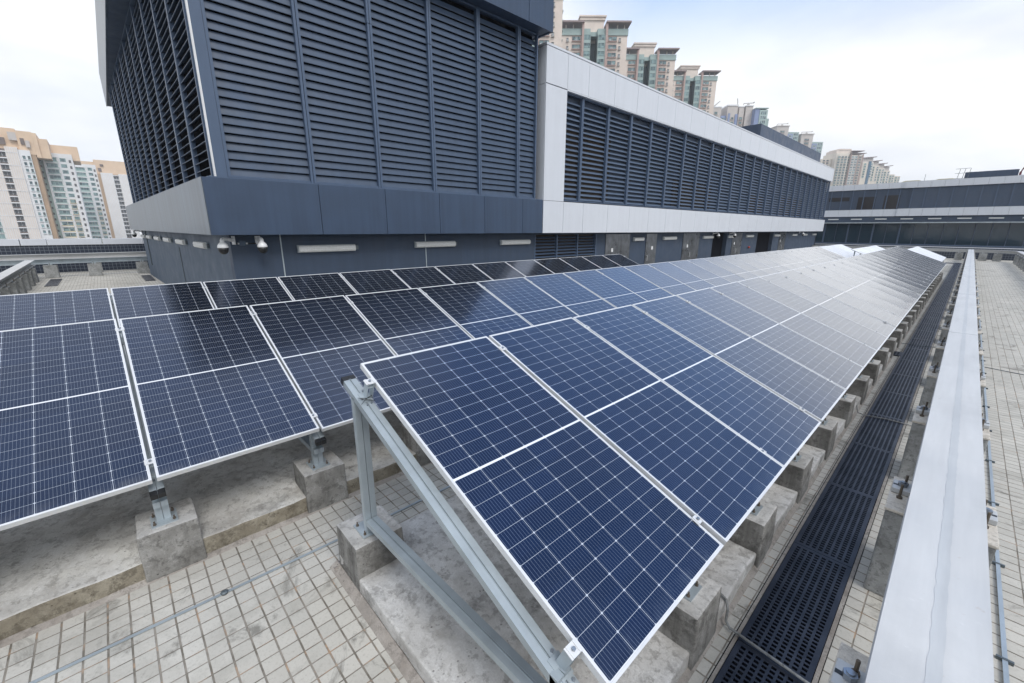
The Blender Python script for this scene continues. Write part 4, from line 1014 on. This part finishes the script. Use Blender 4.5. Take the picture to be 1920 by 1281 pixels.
MB().box(0, 2.4, 0, 8, ZF, 64.0).obj('wall', CM['lilac'], t); MB().box(2.4, 6.6, -.3, 8, ZF, 63.3).obj('bay', CM['mint'], t); MB().box(-.1, 6.8, -.5, 8, 64.01, 64.4).obj('cornice', CM['teal'], t)
windows(t, 4.4, -.3, [61.2-2.2*i for i in range(7)], 2.9, 1.5, ledge=False, frame='white'); MB().box(6.7, 8.4, 1, 8, ZF, 59.5).obj('stair_tower', CM['teal'], t)
for j, (u, cap, tl, gl_, lab) in enumerate(((189.5, 73.4, 69.8, 0, 'pinkish tower top with a cleaning crane behind the roof screen'), (208, 68.2, 63.4, 1, 'pinkish tower top with a cleaning crane near the end of the roof screen'))):
    t = thing('apartment_tower', lab, 'tower block', yaw_loc(u, 330), (0, 0, TH))
    MB().box(0, 8.6, 0, 10, ZF, cap).obj('wall', CM['pink' if j == 9 else 'greybeige'], t); MB().box(-.3, 9.0, -.4, 10, cap, cap+.6).obj('cornice', CM['greybeige'], t)
    MB().box(8.7, 16.6, .2, 10, ZF, tl).obj('bay', CM['teal'], t); MB().box(8.5, 12, -.2, .2, ZF, tl-1.2).obj('bay', CM['lilac'], t); gondola(t, 4.6, 2, cap+.6, 7)
    windows(t, 14.4, .2, [tl-2.2-2.4*i for i in range(3)], 3.2, 1.4, ledge=False, frame='white'); windows(t, 10.2, -.2, [tl-3.4-2.4*i for i in range(3)], 1.8, 1.2, frame='white'); windows(t, 4.2, 0, [cap-4-2.4*i for i in range(3)], 3.2, 1.2, frame='pink')
# far cluster right of the long wing
t = thing('apartment_tower', 'broad cream tower with rounded front and many balconies beyond the silver roof', 'tower block', yaw_loc(258, 360), (0, 0, TH))
MB().box(0, 11, 1.2, 16, ZF, 61.2).box(11, 20.5, 0, 16, ZF, 59.6).prism([(-.1, 1.4), (2, .3), (9, .3), (9, 3), (-.1, 3)], ZF, 60.0, 2).box(-8.5, -.2, 5, 16, ZF, 57.2).obj('wall', CM['crm2'], t)
MB().box(.5, 13, 2.5, 14, 61.2, 63.4).box(2.5, 12, 2.2, 14, 63.4, 64.4).obj('penthouse', CM['cream'], t)
MB().box(10.6, 22.4, -.9, 10, 60.6, 61.0).box(12, 20.8, -.5, 10, 62.4, 62.8).obj('canopy', CM['red'], t)
zs = [57.6-1.95*i for i in range(12)]
for x in (2.0, 4.6, 7.2, 9.8): windows(t, x, .3 if x < 9 else 1.2, zs, 1.7, 1.0, frame='ledge')
for x in (12.6, 15.2, 18.4): windows(t, x, 0, zs, 1.9, 1.0, frame='white' if x < 16 else 'pink')
for x in (-6.5, -3.6): windows(t, x, 5, [z-2 for z in zs[:10]], 1.7, 1.0, frame='pink')
MB().box(10.7, 11.2, -.5, .3, ZF, 60.4).box(16.6, 16.9, -.4, .0, ZF, 60.4).box(20.1, 20.7, -.4, .3, ZF, 60.0).obj('pilaster', CM['pink'], t)
for j, (u0, u1, z) in enumerate(((279.6, 287.6, 55.9), (286.8, 292.6, 53.4), (292.4, 297.4, 51.4), (297.0, 302.0, 49.6), (302.0, 306.4, 46.8), (306.6, 311.2, 45.6))):
    t = thing('apartment_tower', f"slim white tower, {ORD[j+1]} in the stepped row beside the broad cream tower", 'tower block', yaw_loc(u0, 372+j*4), (0, 0, TH), 'stepped slim white towers')
    s = (372+j*4)/360; W = (u1-u0)*s+.6; z = 2.4+(z-2.4)*s; t.location = yaw_loc(u0*s, 360*s)
    MB().box(0, W, 0, 12, ZF, z-1.6).obj('wall', CM['crm2'], t)
    if j < 4: MB().box(.2, W-.5, .8, 8, z-1.6, z+1.6).obj('penthouse', CM['greybeige'], t); MB().prism([(-.6, z+1.4), (W+1.2, z+2.2), (W+1.2, z+2.7), (-.6, z+1.9)], -.6, 6, 1).obj('canopy', CM['red'], t)
    if j == 0: MB().box(4.6, 6.8, -.3, 0, ZF, z-1.0).obj('glass_strip', CM['bluegl'], t)
    zs = [z-3.6-1.95*i for i in range(6)]
    windows(t, 1.9, 0, zs, 1.4, 1.0, frame='mint'); windows(t, W-1.3, 0, zs, 1.3, 1.0, frame='white')

# orange and white estate beyond the side parapet: facades face +X
def estate(label, x, parts, cols, ztop, rows=17, orange=None):
    t = thing('estate_tower', label, 'tower block', (x, 0, 0), group='orange and white estate towers')
    for nm, mat, y0, y1, z1, back, *zz in parts: MB().box(-18-back, -back, y0, y1, zz[0] if zz else ZF, z1).obj(nm, CM[mat], t)
    for y, wd, ht, mat, fr, back, z0, nn, led in cols:
        windows(t, -back, y, [z0-2.47*i for i in range(nn)], wd, ht, mat, led, fr, rz=math.pi/2)
    return t
t = estate('white ribbed estate tower with an orange crown at the picture edge', -273,
       [('wall', 'beige', -22.35, -18.9, 33.2, 0), ('wall', 'beige', -28.6, -24.6, 33.0, 0), ('wall', 'white', -18.89, -15.6, 32.4, .6), ('side_wall', 'white', -40, -28.61, 33.0, 1.2), ('recess', 'brown', -24.59, -22.36, 32.4, .9),
        ('crown', 'orange', -27, -18.4, 40.6, 3.0, 31), ('crown', 'orange', -18.3, -13.9, 39.8, 1.6, 31), ('stack', 'tan', -15.59, -14.1, 31, 1.7), ('crown', 'orange', -13.89, -12.6, 39.5, 1.6, 30), ('crown', 'orange', -12.59, -9.8, 37.6, 2.4, 30)],  # tan stack: the shaded side's darkness is put into its colour
       [(-23.47, 1.9, 1.5, 'gdark', 'white', .88, 29.6, 14, False), (-17.6, .8, 1.2, 'glass', 'white', .6, 29.0, 13, True), (-16.2, .6, 1.2, 'gdark', 'mint', .6, 29.0, 13, True), (-30.2, 2.0, 1.5, 'glass', 'mint', 1.2, 29.6, 14, True), (-33.2, 2.0, 1.5, 'glass', 'yellow', 1.2, 29.6, 14, True)], 33)
fbm = MB().box(-.9, .12, -24.6, -22.36, 0, .4).mesh('floor_band', CM['white'])
for z in [29.6+2.0-2.47*i-.25 for i in range(15)]: link('floor_band', fbm, t, (0, 0, z-.25))
rb = MB()
for y in [-28.4+i*.62 for i in range(6)]+[-22.2+i*.62 for i in range(6)]: rb.box(0.001, .12, y, y+.14, -10, 32.8)
rb.obj('rib', CM['white'], t)
rb = MB()
for z in [31-4.94*i for i in range(8)]: rb.box(.121, .16, -28.6, -24.6, z, z+.2).box(.121, .16, -22.35, -18.9, z, z+.2)
rb.obj('band', CM['white'], t)
MB().box(-2.9, -2.2, -23.8, -21.8, 34.2, 36.8).box(-1.6, -1.1, -17.5, -16.4, 34.6, 37).obj('roof_opening', CM['brown'], t)
MB().box(-1.4, -.6, -16.2, -15.0, 33.6, 36.2).box(-2.4, -1.5, -20.6, -18.3, 36, 39).obj('water_tank', CM['greybeige'], t)
t = estate('white estate tower with mint green window bays beside the ribbed one', -283,
       [('wall', 'white', -12.9, -3.6, 33.2, 0), ('side_wall', 'mint', -14.8, -12.91, 31.8, .8), ('crown', 'orange', -10.4, -1.2, 37.0, 3.5, 31), ('crown', 'orange', -14.5, -10.41, 38.4, 3.4, 31)],
       [(-10.4, 3.3, 1.45, 'glass', 'mint', 0, 29.9, 10, False), (-6.75, 1.7, 1.4, 'glass', 'mint', 0, 29.9, 7, False), (-4.6, .55, 1.1, 'gdark', 'brown', 0, 29.6, 16, False), (-13.9, .7, .9, 'gdark', 'mint', .8, 29.5, 14, False),
        (-11.2, 1.6, 1.45, 'glass', 'mint', 0, 29.9-24.7, 5, False), (-9.4, 1.6, 1.45, 'glass', 'yellow', 0, 29.9-24.7, 5, False), (-6.75, 1.7, 1.4, 'glass', 'yellow', 0, 29.9-2.47*7, 8, True)], 33)
rb = MB()
for z in [31.5-2.47*i for i in range(15)]: rb.box(.001, .3, -12.5, -8.3, z, z+.4)
rb.box(.001, .35, -12.9, -12.5, -10, 33.0).box(.001, .3, -8.3, -7.9, -10, 33.0); rb.obj('band', CM['white'], t)
mt = MB()
for z in [31.0-2.47*i for i in range(10)]: mt.box(.002, .1, -12.49, -8.31, z-2.0, z-1.15)
mt.obj('spandrel', CM['mint'], t)
mt = MB()
for z in [31.0-2.47*i for i in range(10, 15)]: mt.box(.002, .1, -12.49, -8.31, z-2.0, z-1.15)
mt.obj('spandrel', CM['yellow'], t)
t = estate('white estate tower with mint green bays, between two orange crowned ones', -323,
       [('wall', 'white', -4.6, 3.9, 33.4, 0)],
       [(-2.1, 3.2, 1.45, 'glass', 'mint', 0, 30.4, 11, False), (1.5, 1.5, 1.4, 'glass', 'mint', 0, 30.4, 8, False), (3.2, .5, 1.1, 'gdark', 'brown', 0, 30, 15, False), (-2.1, 3.2, 1.45, 'glass', 'yellow', 0, 30.4-2.47*11, 5, False), (1.5, 1.5, 1.4, 'glass', 'yellow', 0, 30.4-2.47*8, 7, True)], 33)
mt = MB(); m2 = MB()
for i in range(15):
    z = 31.5-2.47*i
    mt.box(.002, .1, -4.0, -.2, z-2.0, z-1.15); m2.box(.001, .3, -4.0, -.2, z+.2, z+.6)
m2.box(.001, .35, -4.6, -4.0, -10, 33.2).box(.001, .3, -.2, .3, -10, 33.2)
mt.obj('spandrel', CM['mint'], t); m2.obj('band', CM['white'], t)
t = estate('white estate tower with one column of dark openings, nearest the louvred tower', -368,
       [('wall', 'white', 5.9, 11.4, 33.6, 0), ('wall', 'white', 13.9, 18.2, 33.4, 0), ('recess', 'brown', 11.41, 13.89, 32.8, .9), ('side_wall', 'tan', 3.6, 5.89, 33.0, .8), ('crown', 'orange', -3.5, 4.0, 39.8, 4, 31), ('crown', 'orange', 4.01, 19.2, 41.0, 2.5, 31)],
       [(12.65, 2.1, 1.5, 'gdark', 'white', .88, 30.4, 15, False)], 33)
fbm = MB().box(-.9, .12, 11.41, 13.89, 0, .4).mesh('floor_band', CM['white'])
for z in [31.9-2.47*i for i in range(15)]: link('floor_band', fbm, t, (0, 0, z+.3))
rb = MB()
for y in [6.1+i*.66 for i in range(8)]+[14.1+i*.66 for i in range(6)]: rb.box(0.001, .1, y, y+.14, -10, 33.0)
rb.obj('rib', CM['beige'], t)
MB().box(-2.4, -1.9, 6.5, 8.0, 37.5, 38.6).box(-2.4, -1.9, 5.3, 6.8, 34.4, 36.4).obj('roof_opening', CM['brown'], t)
# tan stack between the first two, shade painted into its tone
bpy.context.view_layer.update()

# ------------------------------------------------------------------ thin summer air over the town
hm_ = bpy.data.materials.new('thin_haze'); hm_.use_nodes = True; ht = hm_.node_tree; ht.nodes.remove(ht.nodes['Principled BSDF'])
pv = ht.nodes.new('ShaderNodeVolumePrincipled'); pv.inputs['Color'].default_value = (0.93, 0.96, 1.0, 1); pv.inputs['Density'].default_value = 0.0005; pv.inputs['Anisotropy'].default_value = 0.0
ht.links.new(pv.outputs[0], ht.nodes['Material Output'].inputs['Volume'])
hz = MB().box(-700, 420, -260, 560, -62, 135).obj('haze', hm_); tag(hz, kind='stuff')
